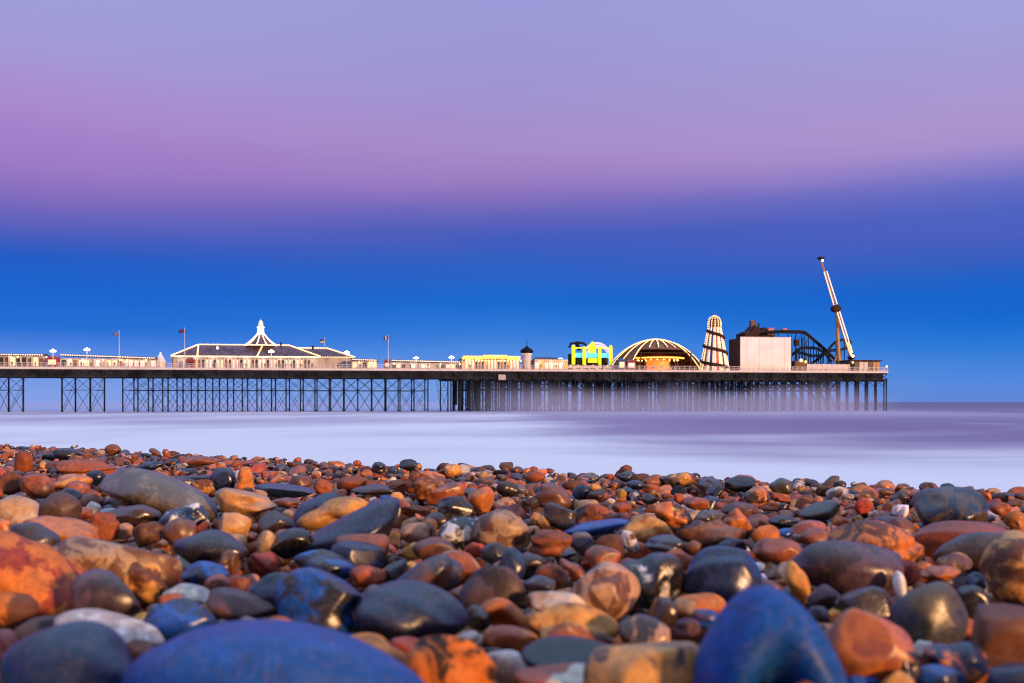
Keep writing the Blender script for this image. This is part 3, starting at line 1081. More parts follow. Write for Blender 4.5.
# tall arm ride --------------------------------------------------------------
wb = 9.0
s = S(838.2, wb)
t = thing('arm_ride', s, wb, 'tall ride with a slanting lit rotating arm high above the right end of the pier', 'arm ride')
bp = lambda px, py, dw=0.0: Vector((S(px, wb + dw) - s, dw, Z(py, px, wb + dw)))
MB().tube([bp(839.3, 369, 1.2), bp(838, 345, 1.2), bp(836.6, 309, 1.2)], .75, 8, .5).build('tower', 'tan', t)
m = MB()
for a in (-2.4, 2.4):
    m.tube([(a, 1.2, 0), bp(838.8, 352, 1.2)], .22, 6)
m.box(-3, 3, -1, 4, 0, .5)
m.build('base', 'tan', t)
hub = bp(836.3, 308.6)
m = MB()
for k, (r, y0) in enumerate(((1.5, -.5), (1.15, -.75))):
    n = 16
    m.add([(hub.x + r * math.cos(2 * math.pi * j / n), y0 + yy, hub.z + r * .8 * math.sin(2 * math.pi * j / n)) for yy in (0, 1.7) for j in range(n)],
          [tuple(range(n)), tuple(range(2 * n - 1, n - 1, -1))] + [(j, n + j, n + (j + 1) % n, (j + 1) % n) for j in range(n)])
m.build('hub', 'dark', t)
A0, A1 = bp(821.6, 260.5), bp(850.9, 356)
arm = MB()
side = Vector((.36, 0, .1))
for sd in (-1, 1):
    arm.tube([A0, hub + side * sd * 1.3, A1], .11, 5)
    arm.tube([A0 + Vector((0, .7, 0)), hub + side * sd * 1.1 + Vector((0, .7, 0)), A1 + Vector((0, .7, 0))], .11, 5)
for i in range(26):
    u0, u1 = i / 26, (i + 1) / 26
    arm.tube([A0.lerp(A1, u0) + side * (-1) ** i * .5, A0.lerp(A1, u1) - side * (-1) ** i * .5], .07, 4)
a_o = arm.build('arm', 'tan', t)
m = MB()
for sd in (-1, 1):
    m.tube([A0.lerp(A1, .115) + side * sd * 1.3 + Vector((0, -.3, 0)), A0.lerp(A1, .46) + side * sd * 1.6 + Vector((0, -.3, 0))], .15, 6)
m.build('light_tube', 'strip', a_o)
m = MB()
for sd in (1.7, -.6):
    m.tube([A0.lerp(A1, .53) + side * sd + Vector((0, -.3, 0)), A0.lerp(A1, .97) + side * sd * 1.1 + Vector((0, -.3, 0))], .16, 6)
m.build('light_tube', 'strip', a_o)
m = MB().tube([A0.lerp(A1, .86) + side * -.3 + Vector((0, -.5, 0)), A0.lerp(A1, .99) + side * -.3 + Vector((0, -.5, 0))], .3, 6)
m.build('light_tube', 'flame', a_o)
for p, lit in ((bp(821.0, 258.6), True), (bp(851.2, 358.2), False)):
    g = MB().lathe([(.2, -.55), (.8, -.35), (1.25, .1), (1.3, .35), (.4, .6), (.02, .65)], 12, p).build('gondola', 'dark', a_o, True)
    if lit:
        MB().ball(p + Vector((.1, -.9, -.75)), .32, 8).build('lamp', 'globe', g)
    else:
        MB().ball(p + Vector((0, -1.1, .6)), .45, 8).build('lamp', 'amber', g)

# low white buildings at the pier end
s, h = rel(807.5, 849, 3)
t = thing('ticket_wall', s, 3, 'low white ride enclosure wall below the roller coaster drop', 'wall')
H = Z(364.3, 828, 3)
MB().box(-h, h, 0, .35, 0, H).build('panel', 'white', t)
m = MB()
for i in range(9):
    m.box(-h + 2 * h * i / 8 - .12, -h + 2 * h * i / 8 + .12, -.12, -.003, 0, H + .15)
m.build('post', 'grey', t)
s, h = rel(849.5, 880, 3)
t = thing('end_building', s, 3, 'low flat-roofed building of white panels and dark openings at the pier end', 'building')
H = Z(361.0, 865, 3)
MB().box(-h, h, .1, 8, 0, H).build('wall', 'brown', t)
MB().box(-h - .3, h + .3, -.9, 8.3, H + .003, H + .3).build('roof', 'dark', t)
for a, b, mm in ((849.8, 854, 'dark'), (854.4, 859, 'glass'), (859.5, 863.6, 'white'), (864.2, 867.8, 'white'), (868.4, 872.2, 'glass'), (872.8, 876, 'tan'), (876.4, 879.6, 'tan')):
    MB().box(S(a, 3) - s, S(b, 3) - s, -.04, .097, .05, H - .35).build('panel', mm, t)
MB().ball((S(852, 3) - s, -.5, H - .5), .26).build('lamp', 'amber', t)

# notice board on the girder
s = S(502, 0)
t = thing('notice_board', s, -.25, 'small pale square notice board fixed to the girders below the railing', 'sign', z=Z(380, 502))
bh = Z(374.8, 502) - Z(380.2, 502)
MB().box(-1.1, 1.1, -.12, -.02, 0, bh).build('board', 'cream', t)
m = MB()
for x_ in (-1.0, .9):
    m.box(x_, x_ + .1, -.017, .25, .1, bh + .6)
m.build('bracket', 'iron', t)

# ------------------------------------------------------------------ lamps, flags
lamp_spots = [(53, 350.2, 'bulb-bright deck lamp above the red kiosk between the two long shelters'),
              (87, 348.8, 'bright deck lamp above the long shelter, second lamp from the left'),
              (271.3, 350.6, 'bright deck lamp in front of the amusement hall roof below the cupola'),
              (346.8, 351.8, 'bright deck lamp at the right end of the amusement hall'),
              (416, 357.4, 'bright deck lamp over the shelter halfway between the hall and the gold arcade'),
              (451.5, 356.8, 'bright deck lamp just left of the gold arcade')]
proto = None


def copy_tree(o, parent=None):
    c = o.copy()
    COL.objects.link(c)
    if parent:
        c.parent = parent
    for ch in [q for q in bpy.data.objects if q.parent == o]:
        copy_tree(ch, c)
    return c


for px, py, lb in lamp_spots:
    w = 1.5
    s, H = S(px, w), Z(py, px, w)
    if proto is None:
        proto = thing('deck_lamp', s, w, lb, 'lamp', 'bright lamps on the pier deck')
        H0 = H
        MB().tube([(0, 0, 0), (0, 0, .8), (0, 0, H - .2)], .12, 8, .06).build('pole', 'white', proto)
        MB().tube([(-.55, 0, H - .55), (0, 0, H - .35), (.55, 0, H - .55)], .05, 6).build('arm', 'white', proto)
        MB().ball((0, 0, H + .05), .3).build('globe', 'globe', proto)
        for q in (-.58, .58):
            MB().ball((q, 0, H - .25), .26).build('globe', 'globe', proto)
        pl = bpy.data.lights.new('lamp_light', 'POINT')
        pl.energy, pl.color, pl.shadow_soft_size = 220, (1, .75, .48), .6
        lo = bpy.data.objects.new('lamp_light', pl)
        COL.objects.link(lo)
        lo.parent = proto
        lo.location = (0, -.9, H - .3)
    else:
        c = copy_tree(proto)
        c.location = thing_loc = (P0.x + s * TX + w * NX, P0.y + s * TY + w * NY, DECK)
        c.scale = (1, 1, H / H0)
        c['label'] = lb

M['fl_red'] = mat('red_flag_cloth', (0.12, 0.02, 0.04), 0.9, noise=0)
M['fl_navy'] = mat('navy_flag_cloth', (0.03, 0.04, 0.12), 0.9, noise=0)
M['fl_grey'] = mat('grey_flag_cloth', (0.12, 0.16, 0.34), 0.9, noise=0)
M['fl_pale'] = mat('pale_flag_cloth', (0.5, 0.5, 0.55), 0.9, noise=0)
for px, py, cols, wid, lb in ((119.2, 331.5, ['fl_grey'], 6, 'thin flagpole with a faded blue-grey flag above the long left shelter'),
                              (184.6, 328.5, ['fl_red'], 5.5, 'white flagpole flying a dark red flag at the left end of the amusement hall'),
                              (324.6, 338.5, ['fl_navy', 'fl_pale'], 4.6, 'short flagpole with a navy and pale flag above the right wing roof of the hall'),
                              (388.2, 335.5, ['fl_navy', 'fl_pale', 'fl_red'], 4.2, 'white flagpole with a small striped flag standing between two deck shelters')):
    w = 2.0 if px < 300 or px > 350 else 17.0
    s, H = S(px, w), Z(py, px, w)
    t = thing('flagpole', s, w, lb, 'flagpole', 'flagpoles along the pier')
    MB().tube([(0, 0, 0), (0, 0, H * .5), (0, 0, H)], .13, 8, .055).build('pole', 'white', t)
    MB().ball((0, 0, H + .1), .14, 8).build('finial', 'white', t)
    fl = None
    mpx = depth(s, w) / F
    Lf, Hf = wid * mpx, 3.4 * mpx
    n = 9
    for ci, cm in enumerate(cols):
        u0, u1 = (ci / len(cols), (ci + 1) / len(cols)) if px > 350 else (0, 1)
        v0, v1 = (0, 1) if px > 350 else (ci / len(cols), (ci + 1) / len(cols))
        vs, fs = [], []
        for i in range(n):
            u = u0 + (u1 - u0) * i / (n - 1)
            for th in (0, .03):
                for v in (v0, v1):
                    vs.append((-.08 - Lf * u, .25 * math.sin(u * 7) * u + th, H - .15 - Hf * v - .25 * u))
        for i in range(n - 1):
            k = i * 4
            fs += [(k, k + 1, k + 5, k + 4), (k + 2, k + 6, k + 7, k + 3), (k, k + 4, k + 6, k + 2), (k + 1, k + 3, k + 7, k + 5)]
        fs += [(0, 2, 3, 1), (4 * n - 4, 4 * n - 3, 4 * n - 1, 4 * n - 2)]
        MB().add(vs, fs).build('flag' if ci == 0 else 'flag_band', cm, t, True)

# ------------------------------------------------------------------ people on the deck


def person_mesh(pose):
    st, sw, lean = pose
    J = dict(pel=(0, 0, .93), bel=(0, lean * .3, 1.08), che=(0, lean * .8, 1.32), nec=(0, lean, 1.47), hd0=(0, lean - .01, 1.56), hd1=(0, lean - .03, 1.68), top=(0, lean - .01, 1.74),
             hl=(-.1, 0, .88), kl=(-.1 - st * .5, -.03, .48), al=(-.1 - st, 0, .08), tl=(-.1 - st, -.16, .03),
             hr=(.1, 0, .88), kr=(.1 + st * .5, -.03, .48), ar=(.1 + st, 0, .08), tr=(.1 + st, -.16, .03),
             sl=(-.19, lean, 1.42), el=(-.25 - sw * .4, lean * .8, 1.14), wl=(-.24 - sw, lean - .12, .92), fl=(-.24 - sw, lean - .15, .82),
             sr=(.19, lean, 1.42), er=(.25 + sw * .2, lean * .8, 1.14), wr=(.24 + sw * .6, lean - .14, .92), fr=(.24 + sw * .6, lean - .18, .82))
    rad = dict(pel=.16, bel=.15, che=.17, nec=.065, hd0=.085, hd1=.105, top=.06, hl=.1, kl=.07, al=.05, tl=.04, hr=.1, kr=.07, ar=.05, tr=.04,
               sl=.08, el=.055, wl=.04, fl=.035, sr=.08, er=.055, wr=.04, fr=.035)
    E = [('pel', 'bel'), ('bel', 'che'), ('che', 'nec'), ('nec', 'hd0'), ('hd0', 'hd1'), ('hd1', 'top'), ('pel', 'hl'), ('hl', 'kl'), ('kl', 'al'), ('al', 'tl'),
         ('pel', 'hr'), ('hr', 'kr'), ('kr', 'ar'), ('ar', 'tr'), ('che', 'sl'), ('sl', 'el'), ('el', 'wl'), ('wl', 'fl'), ('che', 'sr'), ('sr', 'er'), ('er', 'wr'), ('wr', 'fr')]
    ks = list(J)
    me = bpy.data.meshes.new('person')
    me.from_pydata([J[k] for k in ks], [(ks.index(a), ks.index(b)) for a, b in E], [])
    o = bpy.data.objects.new('person', me)
    COL.objects.link(o)
    o.modifiers.new('s', 'SKIN')
    for i, k in enumerate(ks):
        me.skin_vertices[0].data[i].radius = (rad[k], rad[k])
        me.skin_vertices[0].data[i].use_root = k == 'pel'
    sd = o.modifiers.new('d', 'SUBSURF')
    sd.levels = sd.render_levels = 1
    dg = bpy.context.evaluated_depsgraph_get()
    out = bpy.data.meshes.new_from_object(o.evaluated_get(dg))
    bpy.data.objects.remove(o)
    out.name = 'person'
    return out


poses = [person_mesh(p) for p in ((.0, .02, 0), (.16, .10, .03), (.05, .05, .10))]
for me in poses:
    me.materials.clear()
    me.materials.append(M['coat'])
    me.materials.append(M['skin'])
    for p in me.polygons:
        p.material_index = 1 if p.center.z > 1.49 else 0
        p.use_smooth = True
ppl = [(12, 1.2, 0, 'standing at the railing near the left edge of the photo'), (29, 1.6, 1, 'walking past the long shelter left of the red kiosk'),
       (40.5, 1.0, 1, 'walking just left of the red kiosk'), (64, 1.2, 2, 'leaning by the railing right of the red kiosk'),
       (81, 1.4, 0, 'standing under the second deck lamp from the left'), (91, 1.3, 1, 'walking right of the second deck lamp from the left'),
       (108, 1.1, 2, 'leaning at the railing left of the faded grey flag'), (124.5, 1.3, 1, 'walking right of the faded grey flag'),
       (146, 1.2, 0, 'standing at the right end of the long shelter'), (166, 1.4, 1, 'walking right of the small white tent'),
       (203, 1.1, 1, 'walking right of the red flag'), (230, 1.2, 0, 'standing before the left half of the amusement hall'),
       (246, 1.3, 2, 'leaning at the railing just left of the cupola'), (261.5, 1.2, 0, 'standing straight below the cupola'),
       (265, 1.5, 1, 'walking just right of the cupola'), (276, 1.0, 0, 'standing right of the lamp before the hall'),
       (280.5, 1.2, 2, 'leaning beside a standing figure before the hall'), (291, 1.4, 1, 'walking past the right part of the hall'),
       (326, 1.1, 1, 'walking below the short navy flag'), (338, 1.3, 0, 'standing left of the lamp at the hall end'),
       (360, 1.1, 1, 'walking past the short shelter right of the hall'), (404, 1.2, 2, 'leaning by the shelter right of the striped flag'),
       (428, 1.2, 1, 'walking between the two right deck lamps'), (524, 1.2, 0, 'standing below the white turret'),
       (556, 1.3, 1, 'walking past the low cafe'), (603, 1.2, 0, 'standing below the yellow ride')]
ppl += [(4, 1.0, 1, 'walking close to the left edge of the photo'), (20, 1.4, 2, 'leaning by the railing left of the red kiosk'), (35.5, 1.1, 0, 'standing a few steps left of the red kiosk'),
        (70.5, 1.5, 1, 'walking between the two left deck lamps'), (75.5, 1.2, 0, 'standing left of the second deck lamp from the left'), (100, 1.4, 0, 'standing midway between the second lamp and the grey flag'),
        (114.5, 1.2, 1, 'walking just left of the faded grey flag'), (133, 1.3, 2, 'leaning midway along the right half of the long shelter'), (139.5, 1.1, 0, 'standing near the right end of the long shelter'),
        (213, 1.4, 0, 'standing a little right of the red flag'), (238.5, 1.1, 1, 'walking toward the cupola end of the hall'), (269, 1.3, 2, 'leaning beneath the lamp before the hall'),
        (286, 1.1, 0, 'standing between two walkers before the hall'), (301, 1.3, 1, 'walking near the right end of the hall front'), (312, 1.2, 0, 'standing below the joint of the two hall roofs'),
        (333, 1.2, 2, 'leaning at the railing right of the short navy flag'), (366.5, 1.4, 0, 'standing before the short shelter right of the hall'), (396, 1.1, 1, 'walking just right of the striped flag'),
        (410.5, 1.3, 0, 'standing left of the lamp over the right shelter'), (437, 1.2, 1, 'walking nearer the right of two right deck lamps'), (446, 1.1, 2, 'leaning under the lamp left of the gold arcade'),
        (470, 1.3, 0, 'standing at the left end of the gold arcade'), (487, 1.1, 1, 'walking past the middle of the gold arcade'), (508, 1.2, 0, 'standing at the right part of the gold arcade'),
        (541, 1.2, 1, 'walking right of the white turret'), (646, 1.3, 0, 'standing in front of the carousel, left side'), (678, 1.2, 1, 'walking in front of the carousel, right side')]
for i, (px, w, k, lb) in enumerate(ppl):
    o = bpy.data.objects.new('person', poses[k])
    COL.objects.link(o)
    s = S(px, w)
    o.location = (P0.x + s * TX + w * NX, P0.y + s * TY + w * NY, DECK + .01)
    o.rotation_euler = (0, 0, TH + [0, 1.5, .3, -1.4, 2.6][i % 5])
    o.scale = (1, 1, [1, .96, 1.03, .93][i % 4])
    tag(o, 'person in dark clothes ' + lb, 'person', 'people on the pier deck')

# ------------------------------------------------------------------ pebbles
PAL = dict(rust=(.31, .082, .030), orange=(.56, .17, .035), gold=(.58, .29, .075), tan=(.46, .27, .15), brown=(.145, .058, .030), dark=(.038, .023, .019),
           navy=(.006, .020, .066), blue=(.002, .066, .33), black=(.012, .013, .018), olive=(.075, .062, .045), grey=(.13, .125, .145), white=(.72, .68, .64),  # blue carries the sky's reflection on black flint in its base colour
           cream=(.55, .45, .36), red=(.36, .065, .04), taupe=(.12, .070, .062), slate=(.032, .036, .058), purple=(.085, .043, .058))
WORD = dict(rust='rust-red', orange='bright orange', gold='golden ochre', tan='tan', brown='brown', dark='dark brown', navy='navy', blue='vivid blue', black='black',
            olive='olive-grey', grey='grey', white='white', cream='cream', red='brick-red', taupe='taupe', slate='slate-grey', purple='purple-brown')
# centre x, centre y, half width, half height (px), tilt (deg, + = right end down), colour[/second colour], shape, short name when it is a landmark
# shapes: r round, f flat, l long, a angular, k knobbly, b bent bean, s saddle
HERO = '''160 494 60 20 20 olive f|the long olive-grey slab
85 468 33 9 0 rust f|the long flat rust pebble near the skyline
66 454 14 6 0 black f
24 462 9 11 0 rust r
71 482 21 8 -4 gold/orange k|the golden pebble left of the olive-grey slab
12 482 13 11 0 brown r
38 484 17 12 25 brown/rust r
97 478 10 8 0 navy r
14 512 26 17 8 cream/tan r|the cream pebble at the left edge
60 508 21 16 0 taupe r
69 496 13 8 0 slate/grey r
63 531 36 13 14 orange f|the flat bright orange pebble
33 540 25 17 20 dark/slate r
117 566 62 29 4 tan/brown r|the big tan pebble
211 547 37 17 3 black f|the flat glossy black pebble
135 516 25 12 10 dark a
105 526 14 14 0 rust a
146 534 14 11 0 brown k
122 531 11 8 0 tan/dark a
184 518 23 12 -12 navy/white k|the navy pebble with a pale patch
180 531 17 13 -18 brown r
247 503 31 14 4 gold/tan k|the big golden pebble
234 526 16 14 30 tan/gold r
223 478 13 11 0 black/navy a
245 479 8 11 0 gold/orange k
202 488 13 9 0 brown/gold a
180 485 16 7 0 dark f
195 480 24 5 0 dark f
202 461 18 5 0 rust f
150 466 14 5 -12 navy k
113 450 8 6 0 brown r
146 448 7 4 0 black r
2 530 14 11 0 orange r
20 578 78 36 30 red/orange l|the huge red-orange boulder-like pebble at the left edge
285 491 31 7 4 navy f|the long thin navy pebble
333 512 35 13 -12 tan/gold k|the knobbly tan pebble
315 511 28 13 -25 navy f
350 533 56 19 -22 navy b|the bean-shaped navy pebble
360 547 28 14 4 rust/brown r
357 557 27 15 4 black/navy r
277 526 19 14 14 dark r
268 543 11 13 0 tan r
291 542 22 13 -18 black r
325 564 31 13 10 black/blue f
425 484 20 13 4 brown/orange r|the brown pebble with an orange end
352 484 16 8 -6 rust a
323 487 10 8 0 rust a
300 482 12 7 0 brown r
278 481 9 5 0 orange r
375 490 24 5 0 dark f
398 488 9 8 0 rust a
446 494 20 10 -20 rust/brown a
481 501 13 14 0 orange k|the bright orange nugget
456 510 18 14 0 black a
459 533 21 16 0 black/white a|the white-streaked black flint
501 531 29 21 -4 tan/brown r|the smooth tan-brown dome
415 512 16 7 5 rust a
390 513 10 8 15 white k|the small white pebble behind the navy bean
424 522 12 3 40 rust l
418 532 17 10 0 tan/brown r
436 519 12 7 0 dark r
438 552 25 14 8 purple/brown k
414 551 12 9 0 gold r
475 550 11 8 0 red r
495 552 14 10 0 slate r
512 566 14 18 10 navy r
385 499 6 4 0 blue r
397 498 7 6 0 gold r
285 503 15 5 5 brown f
408 465 9 6 0 black r
431 463 9 4 10 black f
453 470 9 6 0 gold a|the small yellow-gold pebble near the skyline
378 468 7 6 0 black r
376 457 5 3 0 olive r
508 489 12 8 0 dark a
553 496 18 13 0 brown r
581 493 9 9 0 navy r
567 499 8 6 0 navy r
573 486 10 6 0 brown r
598 496 11 7 0 rust/dark a
560 516 17 11 15 dark a
593 515 17 12 -5 rust/dark a
541 520 11 9 25 gold/dark k
595 528 35 8 -10 blue f|the long vivid blue pebble
648 529 28 14 0 orange/gold k|the speckled orange pebble
630 541 7 12 -30 white/brown a|the white broken flint
666 546 20 11 0 slate r
693 548 10 8 0 brown r
712 536 36 16 4 brown k
708 519 14 9 0 olive r
673 513 20 11 20 orange/dark r
697 504 13 7 5 rust r
738 523 14 12 30 rust/orange a
740 510 19 8 0 brown/purple f
732 547 15 10 0 navy r
724 574 37 28 14 blue/navy r|the blue dome
680 480 16 8 0 brown/gold r
709 484 12 7 -10 slate a
740 484 16 8 0 black r
756 496 14 10 0 dark/orange r
590 468 9 5 0 olive a
626 477 10 6 0 slate r
636 485 10 5 0 navy f
536 477 9 5 0 rust r
651 482 9 7 0 rust a
611 501 4 3 0 white r
622 494 5 5 0 gold r
650 499 8 6 0 black a
550 542 22 13 -14 rust/brown a
581 543 12 11 0 grey/brown a
610 546 16 12 20 brown r
603 558 18 12 5 rust/brown f
676 556 10 7 0 rust r
746 557 10 7 0 rust r
765 535 14 10 0 orange r
766 549 15 11 0 rust a
622 508 10 6 0 rust a
880 544 47 22 12 brown/orange r|the dark brown oval pebble with orange spots
957 538 52 17 -8 rust l|the long rust-brown pebble
975 549 38 17 -14 dark/olive r
1020 568 40 37 0 brown/gold r|the big brown pebble at the right edge
950 509 34 22 4 olive/navy a|the angular grey-brown flint on the right skyline
843 566 52 25 6 dark/purple r|the big dark brown pebble
782 551 22 12 4 rust r
781 487 12 9 0 olive r|the round dark pebble on the skyline
820 511 21 9 -12 olive/slate f
783 522 15 7 0 black r
815 537 17 9 0 rust r
785 533 9 5 0 blue/white r
1017 521 11 10 0 orange k|the orange pebble with a hollow at the right edge
1001 509 10 7 0 rust r
892 508 10 6 0 rust a
864 506 10 8 0 red a
948 487 7 4 0 black r
886 492 8 4 0 brown r
893 522 19 6 4 dark f
106 599 36 26 15 dark/purple r
146 581 22 18 10 brown/gold k
187 594 23 10 6 white f|the white slab
172 604 14 11 -10 rust r
180 619 36 20 -4 blue/navy r
286 684 146 60 14 blue l|the huge blue pebble at the bottom
70 672 66 51 0 navy r|the purple-navy dome in the bottom left corner
110 632 52 18 14 cream/white f|the pinkish white flat pebble
12 615 26 22 0 brown/orange r
2 650 17 20 0 red r
138 652 15 13 0 brown r
58 571 17 11 8 black a
205 574 22 12 8 navy/blue r
217 585 14 11 0 brown/rust r
230 562 10 12 0 brown a
238 584 13 9 0 rust r
240 605 34 13 14 taupe r
272 594 24 20 -14 navy r
322 604 44 36 6 black/blue k|the lobed black and blue flint
408 613 59 30 6 navy/slate f|the broad blue-black pebble with a pale end
374 656 32 21 6 orange r|the orange pebble beside the huge blue one
407 648 18 12 10 red r
449 668 46 35 0 orange/dark r|the big orange dome
508 666 25 17 20 white/cream k
368 576 18 10 4 rust r
396 572 11 12 0 black r
409 572 13 10 -8 gold/rust k
425 578 38 17 -24 slate/brown r|the slanting slate-brown pebble
456 569 24 18 0 rust/tan r
492 588 33 23 0 taupe/dark r|the broad taupe pebble
477 617 14 12 0 black r
503 613 25 15 10 orange/rust s
510 637 27 12 6 rust/orange r
348 640 14 7 -10 blue/white r
313 640 18 9 14 brown r
605 590 35 28 -8 tan/brown r|the golden-tan dome
655 579 33 25 0 black/white k|the black flint with white spots
699 607 26 13 -4 tan/orange f
770 670 76 85 4 blue s|the tall slanting blue pebble
645 634 28 18 20 dark/tan a
573 624 46 20 4 rust/gold k|the rust and gold patched pebble
562 604 34 14 14 cream/tan f
578 656 56 17 4 black f|the long flat black pebble
655 680 70 40 -4 taupe/gold r|the taupe pebble with golden patches in front
560 684 46 22 8 cream/rust k|the cream pebble with rust stains
665 611 16 14 0 dark r
687 628 14 9 0 purple r
705 618 14 10 -14 purple/blue r
539 584 17 9 0 slate/grey r
532 567 18 13 14 dark r
552 575 17 11 10 brown/rust r
684 562 11 9 0 rust r
758 567 7 5 0 white r
797 580 10 20 -20 gold/orange l|the upright golden pebble
827 598 21 13 0 purple/dark r
868 602 31 17 5 dark/brown r
900 585 6 14 -10 white l
908 572 11 11 0 red r
940 574 21 8 -4 orange/rust f
927 614 37 33 0 olive/slate r|the glossy dark olive dome
974 603 14 20 -24 black r
952 611 17 9 -20 white/slate a|the white chip on the olive dome
962 630 22 13 4 rust r
1006 642 36 34 0 brown/taupe r
868 650 44 40 6 orange/rust r|the big rust-orange dome
923 649 12 9 0 white r
957 662 33 21 4 navy/orange r
971 668 15 10 0 orange r
897 670 23 22 0 black/dark a
895 684 17 14 0 tan/gold r
862 680 18 11 -12 blue r
938 678 26 13 6 blue/navy f
1020 656 20 17 0 olive/tan r
1015 682 27 18 0 navy r
842 612 16 6 -8 gold/orange f
818 617 11 11 0 black r
822 634 8 10 0 brown r
976 582 9 10 0 navy r
955 563 18 10 -8 taupe/tan r
1018 600 14 8 0 dark r
790 610 10 8 0 brown r
600 640 14 8 6 brown r
470 640 16 9 -6 cream/tan r
30 600 20 10 8 brown r
440 625 16 10 0 dark r
545 660 12 8 0 rust r'''


def ico(sub):
    ph = (1 + 5 ** .5) / 2
    v = [(-1, ph, 0), (1, ph, 0), (-1, -ph, 0), (1, -ph, 0), (0, -1, ph), (0, 1, ph), (0, -1, -ph), (0, 1, -ph), (ph, 0, -1), (ph, 0, 1), (-ph, 0, -1), (-ph, 0, 1)]
    f = [(0, 11, 5), (0, 5, 1), (0, 1, 7), (0, 7, 10), (0, 10, 11), (1, 5, 9), (5, 11, 4), (11, 10, 2), (10, 7, 6), (7, 1, 8), (3, 9, 4), (3, 4, 2), (3, 2, 6), (3, 6, 8), (3, 8, 9), (4, 9, 5), (2, 4, 11), (6, 2, 10), (8, 6, 7), (9, 8, 1)]
    v = [np.array(p) / np.linalg.norm(p) for p in v]
    for _ in range(sub):
        cache, nf = {}, []

        def mid(a, b):
            k = (min(a, b), max(a, b))
            if k not in cache:
                p = v[a] + v[b]
                v.append(p / np.linalg.norm(p))
                cache[k] = len(v) - 1
            return cache[k]
        for a, b, c in f:
            x, y, z = mid(a, b), mid(b, c), mid(c, a)
            nf += [(a, x, z), (b, y, x), (c, z, y), (x, y, z)]
        f = nf
    return np.array(v), np.array(f, dtype=np.int32)


ICO = {k: ico(k) for k in (1, 2, 3, 4, 5)}
RG = np.random.default_rng(11)


def shape_verts(base, shp, rg):
    """a unit pebble: sphere with soft lobes and worn facets"""
    v = base.copy()
    amp = dict(r=.115, f=.12, l=.11, a=.14, k=.24, b=.07, s=.03)[shp]
    disp = np.zeros(len(v))
    for i in range(5):
        kd = rg.normal(size=3) * (1.1 + .55 * i)
        disp += np.cos(v @ kd + rg.uniform(0, 6.3)) * amp / (1 + .45 * i)
    v = v * (1 + disp)[:, None]
    ncut = dict(r=5, f=4, l=3, a=9, k=5, b=1, s=1)[shp]
    for i in range(ncut):
        nn = rg.normal(size=3)
        nn /= np.linalg.norm(nn)
        dd = rg.uniform(.62, .9)
        ov = v @ nn - dd
        soft = .06
        ex = np.where(ov > 0, ov - soft * (1 - np.exp(-np.maximum(ov, 0) / soft)), 0)
        v = v - (ex * rg.uniform(.75, .95))[:, None] * nn
    if shp in 'kas' and len(base) > 600:
        for i in range(3):                                     # small worn hollows
            c = base[rg.integers(len(base))]
            dd = np.linalg.norm(base - c, axis=1)
            v = v * (1 - .16 * np.exp(-(dd / .28) ** 2))[:, None]
    if shp == 'b':                                             # bean: fat raised head on the right, thin tail
        t = v[:, 0]
        v[:, 2] *= 1 + .30 * t
        v[:, 2] += -.35 * np.cos(t * 1.6) + .25
    if shp == 's':                                             # tall stone, narrow rounded top leaning left, belly worn into a deep hollow
        v = base * (1 + .4 * disp)[:, None]
        z_ = np.clip(v[:, 2], -1, 1)
        v[:, 0] = v[:, 0] * (1.0 - .30 * z_) - .14 * z_
        dd = np.linalg.norm((base - np.array([-.05, -.80, -.52])) * np.array([1.5, .7, .8]), axis=1)
        v[:, 1] += 1.05 * np.exp(-(dd / .62) ** 2)
    lo, hi = v.min(0), v.max(0)
    return (v - (lo + hi) / 2) / ((hi - lo) / 2)


